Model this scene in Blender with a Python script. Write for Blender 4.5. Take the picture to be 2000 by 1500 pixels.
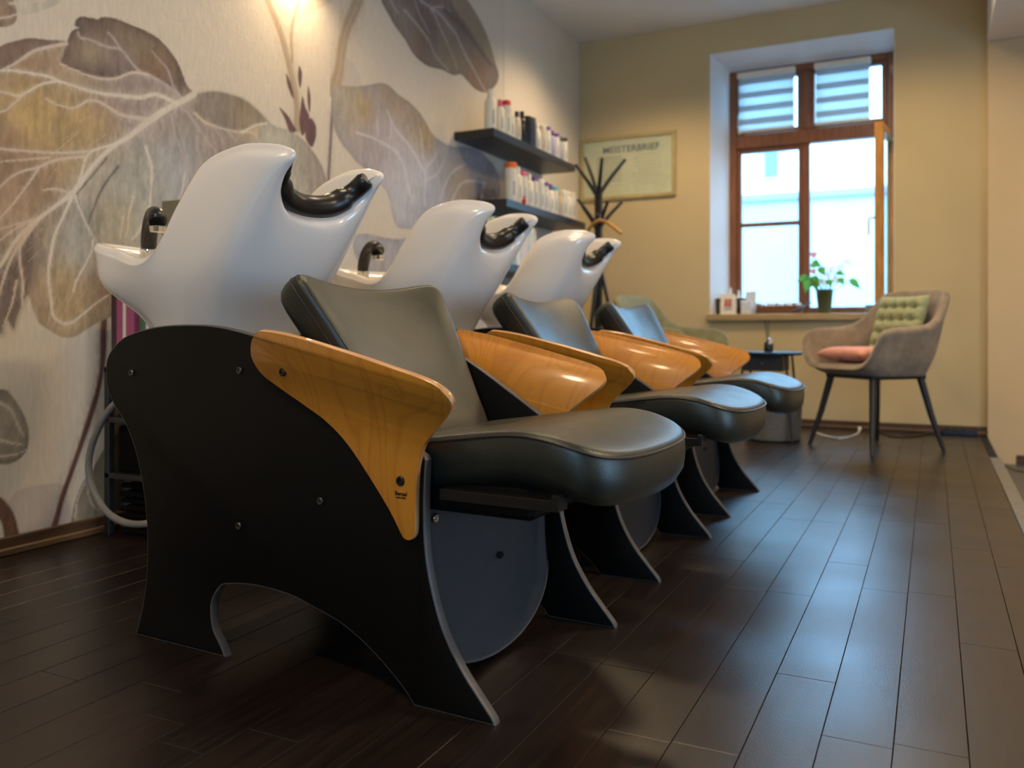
import bpy, bmesh, math, random
import numpy as np
from mathutils import Vector, Matrix

for o in list(bpy.data.objects):
    bpy.data.objects.remove(o)
sc = bpy.context.scene
COL = sc.collection
R = math.radians

# ---------------------------------------------------------------- camera
cam = bpy.data.cameras.new('camera')
cam.sensor_width = 36.0
cam.lens = 1669.0 / 2000.0 * 36.0
cam.shift_y = -(750.0 - 645.6) / 2000.0
cam.clip_start = 0.02
cam.dof.use_dof = True
cam.dof.focus_distance = 1.78
cam.dof.aperture_fstop = 3.0
camo = bpy.data.objects.new('camera', cam)
COL.objects.link(camo)
camo.location = (2.524, 0.0, 0.68)
camo.rotation_euler = (R(90), 0, R(26.22))
sc.camera = camo

# ---------------------------------------------------------------- light
sc.view_settings.view_transform = 'Standard'
sc.view_settings.look = 'None'
sc.view_settings.exposure = 0.0
sc.view_settings.gamma = 1.0
sc.view_settings.use_curve_mapping = False

sc.cycles.use_denoising = True
sc.cycles.max_bounces = 6
sc.cycles.diffuse_bounces = 4
sc.cycles.glossy_bounces = 3
sc.cycles.transmission_bounces = 3
sc.cycles.transparent_max_bounces = 6
sc.cycles.sample_clamp_indirect = 6.0

SKY = 16.0
world = bpy.data.worlds.new('overcast_sky')
sc.world = world
world.use_nodes = True
wn = world.node_tree.nodes
wn['Background'].inputs[0].default_value = (0.29, 0.60, 1.0, 1)
wn['Background'].inputs[1].default_value = SKY


def add_light(name, kind, loc, energy, color, rot=(0, 0, 0), **kw):
    l = bpy.data.lights.new(name, kind)
    l.energy = energy
    l.color = color
    for k, v in kw.items():
        setattr(l, k, v)
    o = bpy.data.objects.new(name, l)
    COL.objects.link(o)
    o.location = loc
    o.rotation_euler = rot
    return o


def portal(name, loc, rot, w, h):
    o = add_light(name, 'AREA', loc, 1.0, (1, 1, 1), rot, shape='RECTANGLE', size=w, size_y=h)
    o.data.cycles.is_portal = True
    return o


# daylight enters through the back window and the shop-front windows on the right
portal('window_daylight', (1.70, 6.66, 1.74), (R(-90), 0, 0), 1.16, 1.86)
portal('shop_daylight', (5.66, 2.1, .60), (R(90), 0, R(90)), 1.0, 1.4)
portal('front_daylight', (3.35, -2.46, 1.6), (R(90), 0, 0), .9, 1.3)

WARM = (1.0, 0.74, 0.44)
# x, y, z, watts, cone
SPOTS = [(1.35, 1.9, 2.965, 78, 155), (1.35, 3.2, 2.965, 82, 155), (0.75, 5.30, 2.965, 120, 135), (2.35, 5.05, 2.965, 150, 155), (1.6, -0.4, 2.965, 240, 150), (4.0, 2.2, 2.54, 300, 160), (3.9, 4.9, 2.54, 70, 150)]
WALL_LAMPS = [(2.93, 2.36, 30.0)]

# ---------------------------------------------------------------- helpers


def link(o, parent=None):
    COL.objects.link(o)
    if parent is not None:
        o.parent = parent
    return o


def empty(name, loc=(0, 0, 0), rz=0.0):
    o = bpy.data.objects.new(name, None)
    o.empty_display_size = 0.05
    o.location = loc
    o.rotation_euler = (0, 0, rz)
    return link(o)


def tag(o, label=None, cat=None, group=None, kind=None):
    if label:
        o['label'] = label
    if cat:
        o['category'] = cat
    if group:
        o['group'] = group
    if kind:
        o['kind'] = kind
    return o


def mesh(name, verts, faces, mats, parent=None, smooth=True, midx=None, sharp=None):
    me = bpy.data.meshes.new(name)
    me.from_pydata([tuple(map(float, v)) for v in verts], [], faces)
    me.update()
    if not isinstance(mats, (list, tuple)):
        mats = [mats]
    for m in mats:
        me.materials.append(m)
    if midx is not None:
        me.polygons.foreach_set('material_index', midx)
    o = bpy.data.objects.new(name, me)
    link(o, parent)
    fix(me, smooth, sharp)
    return o


def fix(me, smooth=True, sharp=None):
    bm = bmesh.new()
    bm.from_mesh(me)
    bmesh.ops.recalc_face_normals(bm, faces=bm.faces)
    for f in bm.faces:
        f.smooth = smooth
    if smooth and sharp is not None:
        a = R(sharp)
        for e in bm.edges:
            if len(e.link_faces) == 2 and e.calc_face_angle(0) > a:
                e.smooth = False
    bm.to_mesh(me)
    bm.free()


def bm_obj(name, bm, mats, parent=None, smooth=False, sharp=None):
    me = bpy.data.meshes.new(name)
    bm.to_mesh(me)
    bm.free()
    if not isinstance(mats, (list, tuple)):
        mats = [mats]
    for m in mats:
        me.materials.append(m)
    o = bpy.data.objects.new(name, me)
    link(o, parent)
    fix(me, smooth, sharp)
    return o


def bm_box(bm, lo, hi, bev=0.0, mi=0, seg=1):
    c = [(a + b) / 2 for a, b in zip(lo, hi)]
    s = [abs(b - a) for a, b in zip(lo, hi)]
    r = bmesh.ops.create_cube(bm, size=1.0, matrix=Matrix.Translation(c) @ Matrix.Diagonal((*s, 1)))
    vs = r['verts']
    fs = {f for v in vs for f in v.link_faces}
    for f in fs:
        f.material_index = mi
    if bev > 0:
        es = list({e for v in vs for e in v.link_edges})
        bmesh.ops.bevel(bm, geom=es, offset=bev, segments=seg, affect='EDGES', profile=0.5)
    return vs


def box(name, lo, hi, mat, parent=None, bev=0.003, seg=1):
    bm = bmesh.new()
    bm_box(bm, lo, hi, bev, 0, seg)
    return bm_obj(name, bm, mat, parent)


def cr(pts, n, closed=False):
    """Catmull-Rom resample, about n points for each span."""
    P = np.array(pts, float)
    m = len(P)
    out = []
    for i in range(m if closed else m - 1):
        if closed:
            p0, p1, p2, p3 = P[(i - 1) % m], P[i], P[(i + 1) % m], P[(i + 2) % m]
        else:
            p1, p2 = P[i], P[i + 1]
            p0 = P[i - 1] if i else 2 * p1 - p2
            p3 = P[i + 2] if i + 2 < m else 2 * p2 - p1
        for k in range(n):
            t = k / n
            out.append(0.5 * ((2 * p1) + (p2 - p0) * t + (2 * p0 - 5 * p1 + 4 * p2 - p3) * t * t + (3 * p1 - p0 - 3 * p2 + p3) * t ** 3))
    if not closed:
        out.append(P[-1])
    return np.array(out)


def tube_data(path, rad, seg=10, closed=False, flat=1.0, up=(0, 0, 1)):
    P = np.array(path, float)
    n = len(P)
    rad = np.broadcast_to(np.array(rad, float), (n,))
    verts, faces = [], []
    up = np.array(up, float)
    prev = None
    for i in range(n):
        if closed:
            d = P[(i + 1) % n] - P[i - 1]
        else:
            d = P[min(i + 1, n - 1)] - P[max(i - 1, 0)]
        d = d / (np.linalg.norm(d) + 1e-12)
        if prev is None:
            a = np.cross(d, up)
            if np.linalg.norm(a) < 1e-3:
                a = np.cross(d, (1, 0, 0))
        else:
            a = prev - d * np.dot(prev, d)
        a = a / (np.linalg.norm(a) + 1e-12)
        prev = a
        b = np.cross(a, d)
        for k in range(seg):
            t = 2 * math.pi * k / seg
            verts.append(P[i] + rad[i] * (a * math.cos(t) + b * math.sin(t) * flat))
    m = n if closed else n - 1
    for i in range(m):
        for k in range(seg):
            a0 = i * seg + k
            a1 = i * seg + (k + 1) % seg
            j = (i + 1) % n
            faces.append((a0, a1, j * seg + (k + 1) % seg, j * seg + k))
    if not closed:
        faces.append(tuple(range(seg)))
        faces.append(tuple(range((n - 1) * seg, n * seg)))
    return verts, faces


def tube(name, path, rad, mat, parent=None, seg=10, closed=False, flat=1.0, up=(0, 0, 1)):
    v, f = tube_data(path, rad, seg, closed, flat, up)
    return mesh(name, v, f, mat, parent, True, None, 50)


def lathe_data(prof, seg=20, c=(0, 0, 0), axis='z'):
    verts, faces = [], []
    n = len(prof)
    for r, z in prof:
        for k in range(seg):
            t = 2 * math.pi * k / seg
            x, y = r * math.cos(t), r * math.sin(t)
            if axis == 'z':
                p = (x, y, z)
            elif axis == 'y':
                p = (x, z, y)
            else:
                p = (z, x, y)
            verts.append(tuple(a + b for a, b in zip(c, p)))
    for i in range(n - 1):
        for k in range(seg):
            a, b = i * seg + k, i * seg + (k + 1) % seg
            faces.append((a, b, b + seg, a + seg))
    if prof[0][0] > 1e-5:
        faces.append(tuple(range(seg)))
    if prof[-1][0] > 1e-5:
        faces.append(tuple(range((n - 1) * seg, n * seg)))
    return verts, faces


def lathe(name, prof, mat, parent=None, seg=20, c=(0, 0, 0), axis='z', sharp=40):
    prof = [(max(r, 1e-4), z) for r, z in prof]
    v, f = lathe_data(prof, seg, c, axis)
    return mesh(name, v, f, mat, parent, True, None, sharp)


def prism(name, pts, axis_map, t0, t1, mats, parent=None, bev=0.0, edge_mat=None, seg=2):
    """Extrude a 2-D outline; axis_map(u, v, t) gives the 3-D point."""
    bm = bmesh.new()
    vs = [bm.verts.new(axis_map(p[0], p[1], t0)) for p in pts]
    f = bm.faces.new(vs)
    r = bmesh.ops.extrude_face_region(bm, geom=[f])
    nv = [v for v in r['geom'] if isinstance(v, bmesh.types.BMVert)]
    d = Vector(axis_map(0, 0, t1)) - Vector(axis_map(0, 0, t0))
    for v in nv:
        v.co += d
    bm.normal_update()
    big = sorted(bm.faces, key=lambda q: -q.calc_area())[:2]
    for q in bm.faces:
        q.material_index = 0 if q in big else (1 if edge_mat else 0)
    if bev > 0:
        es = list({e for q in big for e in q.edges})
        bmesh.ops.bevel(bm, geom=es, offset=bev, segments=seg, affect='EDGES', profile=0.5, material=1 if edge_mat else -1)
    if not isinstance(mats, (list, tuple)):
        mats = [mats]
    if edge_mat:
        mats = [mats[0], edge_mat]
    return bm_obj(name, bm, mats, parent, True, 30)


def cushion(name, outline, layers, fmap, mat, parent=None, centre=(0, 0)):
    """Loft a closed 2-D outline through (scale, depth) layers; fmap(x, y, d, s) -> 3-D."""
    O = np.array(outline, float)
    c = np.array(centre, float)
    n = len(O)
    verts, faces = [], []
    for s, d in layers:
        for p in O:
            q = c + (p - c) * s
            verts.append(fmap(q[0], q[1], d, s))
    L = len(layers)
    for i in range(L - 1):
        for k in range(n):
            a, b = i * n + k, i * n + (k + 1) % n
            faces.append((a, b, b + n, a + n))
    i0 = len(verts)
    verts.append(fmap(c[0], c[1], layers[0][1], 0))
    i1 = len(verts)
    verts.append(fmap(c[0], c[1], layers[-1][1], 0))
    for k in range(n):
        faces.append((i0, k, (k + 1) % n))
        faces.append((i1, (L - 1) * n + k, (L - 1) * n + (k + 1) % n))
    return mesh(name, verts, faces, mat, parent, True)


def mirror2(half):
    """half: list of (x, y) with x >= 0 from bottom centre to top centre -> closed outline."""
    return list(half) + [(-x, y) for x, y in reversed(half) if x > 1e-6]


def copy_tree(o, parent=None):
    c = o.copy()
    COL.objects.link(c)
    c.parent = parent
    for ch in list(o.children):
        copy_tree(ch, c)
    return c


# ---------------------------------------------------------------- materials


def nt(name):
    m = bpy.data.materials.new(name)
    m.use_nodes = True
    n = m.node_tree.nodes
    return m, n, m.node_tree.links, n['Principled BSDF']


def setp(b, **kw):
    names = {'rough': 'Roughness', 'metal': 'Metallic', 'spec': 'Specular IOR Level', 'coat': 'Coat Weight', 'coatr': 'Coat Roughness',
             'trans': 'Transmission Weight', 'sheen': 'Sheen Weight', 'ior': 'IOR', 'sss': 'Subsurface Weight', 'alpha': 'Alpha'}
    for k, v in kw.items():
        b.inputs[names[k]].default_value = v


def ramp(n, stops):
    r = n.new('ShaderNodeValToRGB')
    el = r.color_ramp.elements
    while len(el) < len(stops):
        el.new(0.5)
    for e, (p, c) in zip(el, stops):
        e.position = p
        e.color = (*c, 1) if len(c) == 3 else c
    return r


def noise(n, l, scale, detail=4, coord='Object', stretch=None, rough=0.55):
    t = n.new('ShaderNodeTexNoise')
    t.inputs['Scale'].default_value = scale
    t.inputs['Detail'].default_value = detail
    t.inputs['Roughness'].default_value = rough
    tc = n.new('ShaderNodeTexCoord')
    if stretch:
        mp = n.new('ShaderNodeMapping')
        mp.inputs['Scale'].default_value = stretch
        l.new(tc.outputs[coord], mp.inputs['Vector'])
        l.new(mp.outputs[0], t.inputs['Vector'])
    else:
        l.new(tc.outputs[coord], t.inputs['Vector'])
    return t


def bump(n, l, b, src, strength, dist=0.002):
    bp = n.new('ShaderNodeBump')
    bp.inputs['Strength'].default_value = strength
    bp.inputs['Distance'].default_value = dist
    l.new(src, bp.inputs['Height'])
    l.new(bp.outputs[0], b.inputs['Normal'])


def simple(name, col, rough=0.5, var=0.06, scale=12.0, bumps=0.0, bscale=200.0, stretch=None, **kw):
    m, n, l, b = nt(name)
    t = noise(n, l, scale, 4, stretch=stretch)
    c0 = tuple(max(0, c * (1 - var)) for c in col)
    c1 = tuple(min(1, c * (1 + var)) for c in col)
    r = ramp(n, [(0.3, c0), (0.7, c1)])
    l.new(t.outputs[0], r.inputs[0])
    l.new(r.outputs[0], b.inputs['Base Color'])
    setp(b, rough=rough, **kw)
    if bumps > 0:
        t2 = noise(n, l, bscale, 3)
        bump(n, l, b, t2.outputs[0], bumps)
    return m


M = {}
M['black_lam'] = simple('black_laminate', (0.0035, 0.003, 0.0026), 0.5, 0.1, 30, 0.25, 900, spec=0.12)
M['lam_edge'] = simple('laminate_edge', (0.085, 0.075, 0.068), 0.45, 0.15, 40)
M['kick'] = simple('grey_kick_laminate', (0.022, 0.0225, 0.0235), 0.42, 0.12, 20, 0.5, 700, spec=0.5)
M['bolt'] = simple('bolt_steel', (0.10, 0.095, 0.09), 0.45, 0.1, 60, metal=0.9)
M['bolt_dark'] = simple('bolt_dark', (0.02, 0.018, 0.016), 0.4, 0.1, 60, metal=0.6)
M['chrome'] = simple('chrome', (0.75, 0.75, 0.74), 0.12, 0.03, 20, metal=1.0)
M['ceramic'] = simple('white_ceramic', (0.81, 0.755, 0.69), 0.22, 0.015, 4, coat=1.0, coatr=0.04)
M['rubber'] = simple('black_gel_rubber', (0.008, 0.008, 0.008), 0.33, 0.1, 30, spec=0.5)
M['black_plastic'] = simple('black_plastic', (0.010, 0.010, 0.010), 0.28, 0.1, 30)
M['black_metal'] = simple('black_powder_metal', (0.014, 0.013, 0.012), 0.45, 0.15, 60, 0.1, 600)
M['shelf_black'] = simple('black_ash_shelf', (0.018, 0.016, 0.017), 0.35, 0.25, 14, 0.1, 250, (1, 0.1, 6))
M['white_plastic'] = simple('white_plastic', (0.80, 0.75, 0.65), 0.35, 0.03, 10)
M['paper'] = simple('cream_paper', (0.72, 0.66, 0.44), 0.6, 0.04, 9)
M['white_paint'] = simple('white_paint', (0.78, 0.79, 0.80), 0.6, 0.02, 6, 0.1, 60)
M['hose'] = simple('grey_hose', (0.20, 0.185, 0.165), 0.5, 0.1, 30)
M['towel'] = simple('black_towel', (0.005, 0.0045, 0.0045), 0.95, 0.3, 60, 0.8, 400, spec=0.1)


def leather():
    m, n, l, b = nt('dark_leatherette')
    t = noise(n, l, 9, 5)
    r = ramp(n, [(0.35, (0.012, 0.0135, 0.0095)), (0.7, (0.019, 0.021, 0.015))])
    l.new(t.outputs[0], r.inputs[0])
    l.new(r.outputs[0], b.inputs['Base Color'])
    vo = n.new('ShaderNodeTexVoronoi')
    vo.inputs['Scale'].default_value = 620
    tc = n.new('ShaderNodeTexCoord')
    l.new(tc.outputs['Object'], vo.inputs['Vector'])
    t2 = noise(n, l, 160, 3)
    mx = n.new('ShaderNodeMath')
    mx.operation = 'ADD'
    l.new(vo.outputs['Distance'], mx.inputs[0])
    l.new(t2.outputs[0], mx.inputs[1])
    bump(n, l, b, mx.outputs[0], 0.2, 0.001)
    rr = ramp(n, [(0.3, (0.33,) * 3), (0.7, (0.43,) * 3)])
    l.new(t.outputs[0], rr.inputs[0])
    l.new(rr.outputs[0], b.inputs['Roughness'])
    setp(b, spec=0.6)
    b.inputs['Specular Tint'].default_value = (.98, 1.0, .90, 1)
    return m


M['leather'] = leather()
M['leather_side'] = simple('dark_leather_side', (0.026, 0.021, 0.018), 0.42, 0.2, 12, 0.15, 500)


def veneer(name, c0, c1, c2, coat):
    m, n, l, b = nt(name)
    tc = n.new('ShaderNodeTexCoord')
    mp = n.new('ShaderNodeMapping')
    mp.inputs['Rotation'].default_value = (0, R(-14), 0)
    mp.inputs['Scale'].default_value = (5.0, 5.0, 1.1)
    l.new(tc.outputs['Object'], mp.inputs['Vector'])
    t = n.new('ShaderNodeTexNoise')
    t.inputs['Scale'].default_value = 1.15
    t.inputs['Detail'].default_value = 1.5
    t.inputs['Distortion'].default_value = 0.6
    l.new(mp.outputs[0], t.inputs['Vector'])
    mul = n.new('ShaderNodeMath')
    mul.operation = 'MULTIPLY'
    mul.inputs[1].default_value = 15.0
    l.new(t.outputs[0], mul.inputs[0])
    fr = n.new('ShaderNodeMath')
    fr.operation = 'FRACT'
    l.new(mul.outputs[0], fr.inputs[0])
    r = ramp(n, [(0.0, c0), (0.16, c1), (0.75, c2), (1.0, c0)])
    l.new(fr.outputs[0], r.inputs[0])
    fine = noise(n, l, 60, 5, stretch=(9, 9, 0.6))
    r2 = ramp(n, [(0.3, (0.91, 0.90, 0.88)), (0.65, (1.04, 1.04, 1.04))])
    l.new(fine.outputs[0], r2.inputs[0])
    mix = n.new('ShaderNodeMixRGB')
    mix.blend_type = 'MULTIPLY'
    mix.inputs[0].default_value = 1.0
    l.new(r.outputs[0], mix.inputs[1])
    l.new(r2.outputs[0], mix.inputs[2])
    l.new(mix.outputs[0], b.inputs['Base Color'])
    setp(b, rough=0.38, coat=coat, coatr=0.12)
    return m


M['veneer'] = veneer('beech_veneer', (0.46, 0.165, 0.013), (0.525, 0.200, 0.016), (0.55, 0.215, 0.019), 0.5)


def plywood_edge():
    m, n, l, b = nt('plywood_edge')
    tc = n.new('ShaderNodeTexCoord')
    t = noise(n, l, 1.0, 2, stretch=(8, 420, 8))
    r = ramp(n, [(0.38, (0.36, 0.14, 0.035)), (0.6, (0.66, 0.37, 0.15))])
    l.new(t.outputs[0], r.inputs[0])
    l.new(r.outputs[0], b.inputs['Base Color'])
    setp(b, rough=0.45, coat=0.3)
    return m


M['ply_edge'] = plywood_edge()


def floor_mat(name='floor_plank_vinyl'):
    m, n, l, b = nt(name)
    oi = n.new('ShaderNodeObjectInfo')
    tc = n.new('ShaderNodeTexCoord')
    add = n.new('ShaderNodeVectorMath')
    add.operation = 'ADD'
    comb = n.new('ShaderNodeCombineXYZ')
    mm = n.new('ShaderNodeMath')
    mm.operation = 'MULTIPLY'
    mm.inputs[1].default_value = 37.0
    l.new(oi.outputs['Random'], mm.inputs[0])
    l.new(mm.outputs[0], comb.inputs[0])
    l.new(mm.outputs[0], comb.inputs[1])
    l.new(tc.outputs['Object'], add.inputs[0])
    l.new(comb.outputs[0], add.inputs[1])
    mp = n.new('ShaderNodeMapping')
    mp.inputs['Scale'].default_value = (70, 5, 1)
    l.new(add.outputs[0], mp.inputs['Vector'])
    t = n.new('ShaderNodeTexNoise')
    t.inputs['Scale'].default_value = 1.0
    t.inputs['Detail'].default_value = 6
    l.new(mp.outputs[0], t.inputs['Vector'])
    r = ramp(n, [(0.3, (0.008, 0.0045, 0.0033)), (0.55, (0.015, 0.0088, 0.0064)), (0.8, (0.023, 0.0138, 0.010))])
    l.new(t.outputs[0], r.inputs[0])
    hue = n.new('ShaderNodeHueSaturation')
    mr = n.new('ShaderNodeMapRange')
    mr.inputs[3].default_value = 0.8
    mr.inputs[4].default_value = 1.25
    l.new(oi.outputs['Random'], mr.inputs[0])
    l.new(mr.outputs[0], hue.inputs['Value'])
    l.new(r.outputs[0], hue.inputs['Color'])
    l.new(hue.outputs[0], b.inputs['Base Color'])
    big = n.new('ShaderNodeTexNoise')
    big.inputs['Scale'].default_value = 3.0
    big.inputs['Detail'].default_value = 2
    gc = n.new('ShaderNodeNewGeometry')
    l.new(gc.outputs['Position'], big.inputs['Vector'])
    rr = ramp(n, [(0.3, (0.28,) * 3), (0.7, (0.36,) * 3)])
    l.new(big.outputs[0], rr.inputs[0])
    l.new(rr.outputs[0], b.inputs['Roughness'])
    mp2 = n.new('ShaderNodeMapping')
    mp2.inputs['Scale'].default_value = (330, 120, 1)
    l.new(add.outputs[0], mp2.inputs['Vector'])
    t2 = n.new('ShaderNodeTexNoise')
    t2.inputs['Scale'].default_value = 1.0
    t2.inputs['Detail'].default_value = 3
    l.new(mp2.outputs[0], t2.inputs['Vector'])
    bump(n, l, b, t2.outputs[0], 0.18, 0.0015)
    setp(b, spec=0.7)
    return m


M['floor'] = floor_mat()
M['joint'] = simple('floor_joint_dark', (0.008, 0.006, 0.005), 0.9)


def wall_mat(name, col):
    m, n, l, b = nt(name)
    t = noise(n, l, 1.3, 3)
    r = ramp(n, [(0.3, tuple(c * 0.95 for c in col)), (0.7, tuple(min(1, c * 1.04) for c in col))])
    l.new(t.outputs[0], r.inputs[0])
    l.new(r.outputs[0], b.inputs['Base Color'])
    t2 = noise(n, l, 130, 5)
    bump(n, l, b, t2.outputs[0], 0.2, 0.002)
    setp(b, rough=0.8, spec=0.2)
    return m


M['wall_back'] = wall_mat('beige_wall_paint', (0.60, 0.475, 0.265))
M['wall_side'] = wall_mat('warm_wall_paint', (0.68, 0.52, 0.31))
M['wall_plain'] = wall_mat('mural_ground_paint', (0.68, 0.60, 0.48))
M['ceil'] = wall_mat('ceiling_paint', (0.80, 0.76, 0.71))


def mural_mat():
    m, n, l, b = nt('leaf_mural_paper')
    at = n.new('ShaderNodeVertexColor')
    at.layer_name = 'print'
    t = noise(n, l, 26, 5, stretch=(1, 3, 0.6))
    r = ramp(n, [(0.3, (0.93,) * 3), (0.7, (1.05,) * 3)])
    l.new(t.outputs[0], r.inputs[0])
    mix = n.new('ShaderNodeMixRGB')
    mix.blend_type = 'MULTIPLY'
    mix.inputs[0].default_value = 1.0
    l.new(at.outputs[0], mix.inputs[1])
    l.new(r.outputs[0], mix.inputs[2])
    l.new(mix.outputs[0], b.inputs['Base Color'])
    t2 = noise(n, l, 60, 6, rough=0.6)
    bump(n, l, b, t2.outputs[0], 0.35, 0.004)
    setp(b, rough=0.6, spec=0.3)
    return m


M['mural'] = mural_mat()


def glass_mat():
    m = bpy.data.materials.new('window_glass')
    m.use_nodes = True
    n, l = m.node_tree.nodes, m.node_tree.links
    n.remove(n['Principled BSDF'])
    tr = n.new('ShaderNodeBsdfTransparent')
    tr.inputs[0].default_value = (0.95, 0.98, 0.98, 1)
    gl = n.new('ShaderNodeBsdfGlossy')
    gl.inputs['Roughness'].default_value = 0.02
    lw = n.new('ShaderNodeLayerWeight')
    lw.inputs['Blend'].default_value = 0.5
    pw = n.new('ShaderNodeMath')
    pw.operation = 'POWER'
    pw.inputs[1].default_value = 5.0
    l.new(lw.outputs['Facing'], pw.inputs[0])
    fr = n.new('ShaderNodeMath')
    fr.operation = 'MULTIPLY_ADD'
    fr.inputs[1].default_value = 0.7
    fr.inputs[2].default_value = 0.035
    l.new(pw.outputs[0], fr.inputs[0])
    mx = n.new('ShaderNodeMixShader')
    l.new(fr.outputs[0], mx.inputs[0])
    l.new(tr.outputs[0], mx.inputs[1])
    l.new(gl.outputs[0], mx.inputs[2])
    l.new(mx.outputs[0], n['Material Output'].inputs[0])
    return m


M['glass'] = glass_mat()
M['frame_wood'] = simple('window_frame_wood', (0.22, 0.075, 0.028), 0.42, 0.25, 10, 0.1, 120, (6, 6, 0.6), coat=0.3)
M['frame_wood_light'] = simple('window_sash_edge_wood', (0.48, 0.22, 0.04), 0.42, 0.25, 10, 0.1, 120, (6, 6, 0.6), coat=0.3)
M['base_wood'] = simple('baseboard_wood', (0.075, 0.037, 0.015), 0.45, 0.3, 14, 0.1, 200, (6, 0.5, 6))
M['base_wood_light'] = simple('baseboard_shoe_wood', (0.12, 0.064, 0.026), 0.45, 0.3, 14, 0.1, 200, (6, 0.5, 6))
M['sill'] = simple('oak_sill', (0.42, 0.29, 0.13), 0.45, 0.2, 12, 0.1, 120, (0.6, 6, 6))
M['hanger'] = simple('hanger_wood', (0.55, 0.27, 0.05), 0.35, 0.2, 30, coat=0.5)
M['taupe'] = simple('taupe_velvet', (0.26, 0.20, 0.14), 0.85, 0.25, 16, 0.4, 300, sheen=0.12)
M['olive'] = simple('olive_velvet', (0.20, 0.19, 0.10), 0.85, 0.2, 16, 0.4, 300, sheen=0.12)
M['green_cush'] = simple('green_corduroy', (0.33, 0.355, 0.19), 0.9, 0.12, 30, 0.5, 260, sheen=0.1)
M['pink_cush'] = simple('pink_felt', (0.62, 0.27, 0.20), 0.9, 0.1, 30, 0.4, 260, sheen=0.1)
M['grey_felt'] = simple('grey_woven_felt', (0.12, 0.115, 0.105), 0.9, 0.2, 60, 0.7, 220)
M['trim_metal'] = simple('step_trim_metal', (0.28, 0.28, 0.27), 0.4, 0.2, 30, metal=0.7)
M['low_floor'] = simple('lower_grey_floor', (0.10, 0.098, 0.10), 0.4, 0.15, 5)
M['facade_upper'] = wall_mat('facade_upper_plaster', (0.88, 0.90, 0.88))
M['facade'] = wall_mat('facade_plaster', (0.34, 0.385, 0.385))
M['facade_trim'] = wall_mat('facade_trim', (0.40, 0.45, 0.44))
M['facade_band'] = wall_mat('facade_band', (0.22, 0.24, 0.25))
M['facade_glass'] = simple('facade_window_glass', (0.10, 0.19, 0.20), 0.15, 0.1, 3)
M['street'] = simple('street_asphalt', (0.30, 0.30, 0.30), 0.8, 0.1, 8)
M['lamp_glass'] = None


def emit(name, col, strength):
    m, n, l, b = nt(name)
    t = noise(n, l, 3, 1)
    r = ramp(n, [(0.0, col), (1.0, col)])
    l.new(t.outputs[0], r.inputs[0])
    l.new(r.outputs[0], b.inputs['Emission Color'])
    b.inputs['Emission Strength'].default_value = strength
    setp(b, rough=0.5)
    return m


M['lamp_glow'] = emit('lamp_glow', WARM, 25.0)

# ---------------------------------------------------------------- the room
XR, YB, ZC = 2.84, 6.34, 2.965
YF = -2.4
X2, Z2F, Z2C = 5.6, -0.17, 2.54

# floor: dark slab with every plank laid on it
floor = box('floor', (-0.02, YF, -0.12), (XR, YB, -0.005), M['joint'], bev=0)
tag(floor, 'dark brown wood plank floor running towards the window', kind='structure')
random.seed(4)
PW = 0.110
plank_mesh = {}


def plank(x0, w, ya, yb):
    key = (round(w, 3), round(yb - ya, 3))
    if key not in plank_mesh:
        bm = bmesh.new()
        g = 0.0007
        bm_box(bm, (g, g, -0.005), (key[0] - g, key[1] - g, 0.0), 0.0005)
        me = bpy.data.meshes.new('plank')
        bm.to_mesh(me)
        bm.free()
        me.materials.append(M['floor'])
        plank_mesh[key] = me
    o = bpy.data.objects.new('plank', plank_mesh[key])
    link(o, floor)
    o.location = (x0, ya, 0)


PL = 0.914
known = {0: 2.433, -1: 1.755, 1: 1.540, -2: 2.30, -3: 1.38, 2: 2.1}
for k in range(-22, 4):
    x0 = 2.356 + PW * k
    x1 = min(x0 + PW, XR)
    x0c = max(x0, 0.0)
    if x1 - x0c < 0.01:
        continue
    j = known.get(k, random.uniform(0, PL))
    y = j - PL * math.ceil((j - (-0.1)) / PL)
    while y < YB:
        ya, yb = max(y, -0.1), min(y + PL, YB)
        if yb - ya > 0.02:
            plank(x0c, x1 - x0c, ya, yb)
        y += PL
o = box('floor_near', (0, YF, -0.005), (XR, -0.1, 0.0), M['floor'], floor, bev=0)
o.name = 'floor_board'

low_floor = tag(box('floor_lower', (XR, YF, -0.3), (X2, YB, Z2F), M['low_floor'], bev=0), 'grey floor one step down beside the platform', kind='structure')
step = tag(box('trim_1', (XR - 0.045, YF, 0.0), (XR + 0.006, 5.2, 0.006), M['trim_metal'], bev=0.002), 'grey metal nosing along the platform step', kind='structure')
box('nosing_drop', (XR + 0.0005, YF, -0.04), (XR + 0.006, 5.2, 0.0), M['trim_metal'], step, bev=0.001)
riser = tag(box('wall_step', (XR - 0.02, YF, Z2F), (XR, YB, -0.006), M['low_floor'], bev=0), 'riser of the low platform step', kind='structure')

ceiling = tag(box('ceiling', (-0.1, YF, ZC), (XR, YB + 0.3, ZC + 0.1), M['ceil'], bev=0), 'pale plain ceiling', kind='structure')
ceiling2 = tag(box('ceiling_lower', (XR, YF, Z2C), (X2, YB + 0.3, ZC + 0.1), M['ceil'], bev=0), 'lower ceiling over the grey floor', kind='structure')

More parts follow.
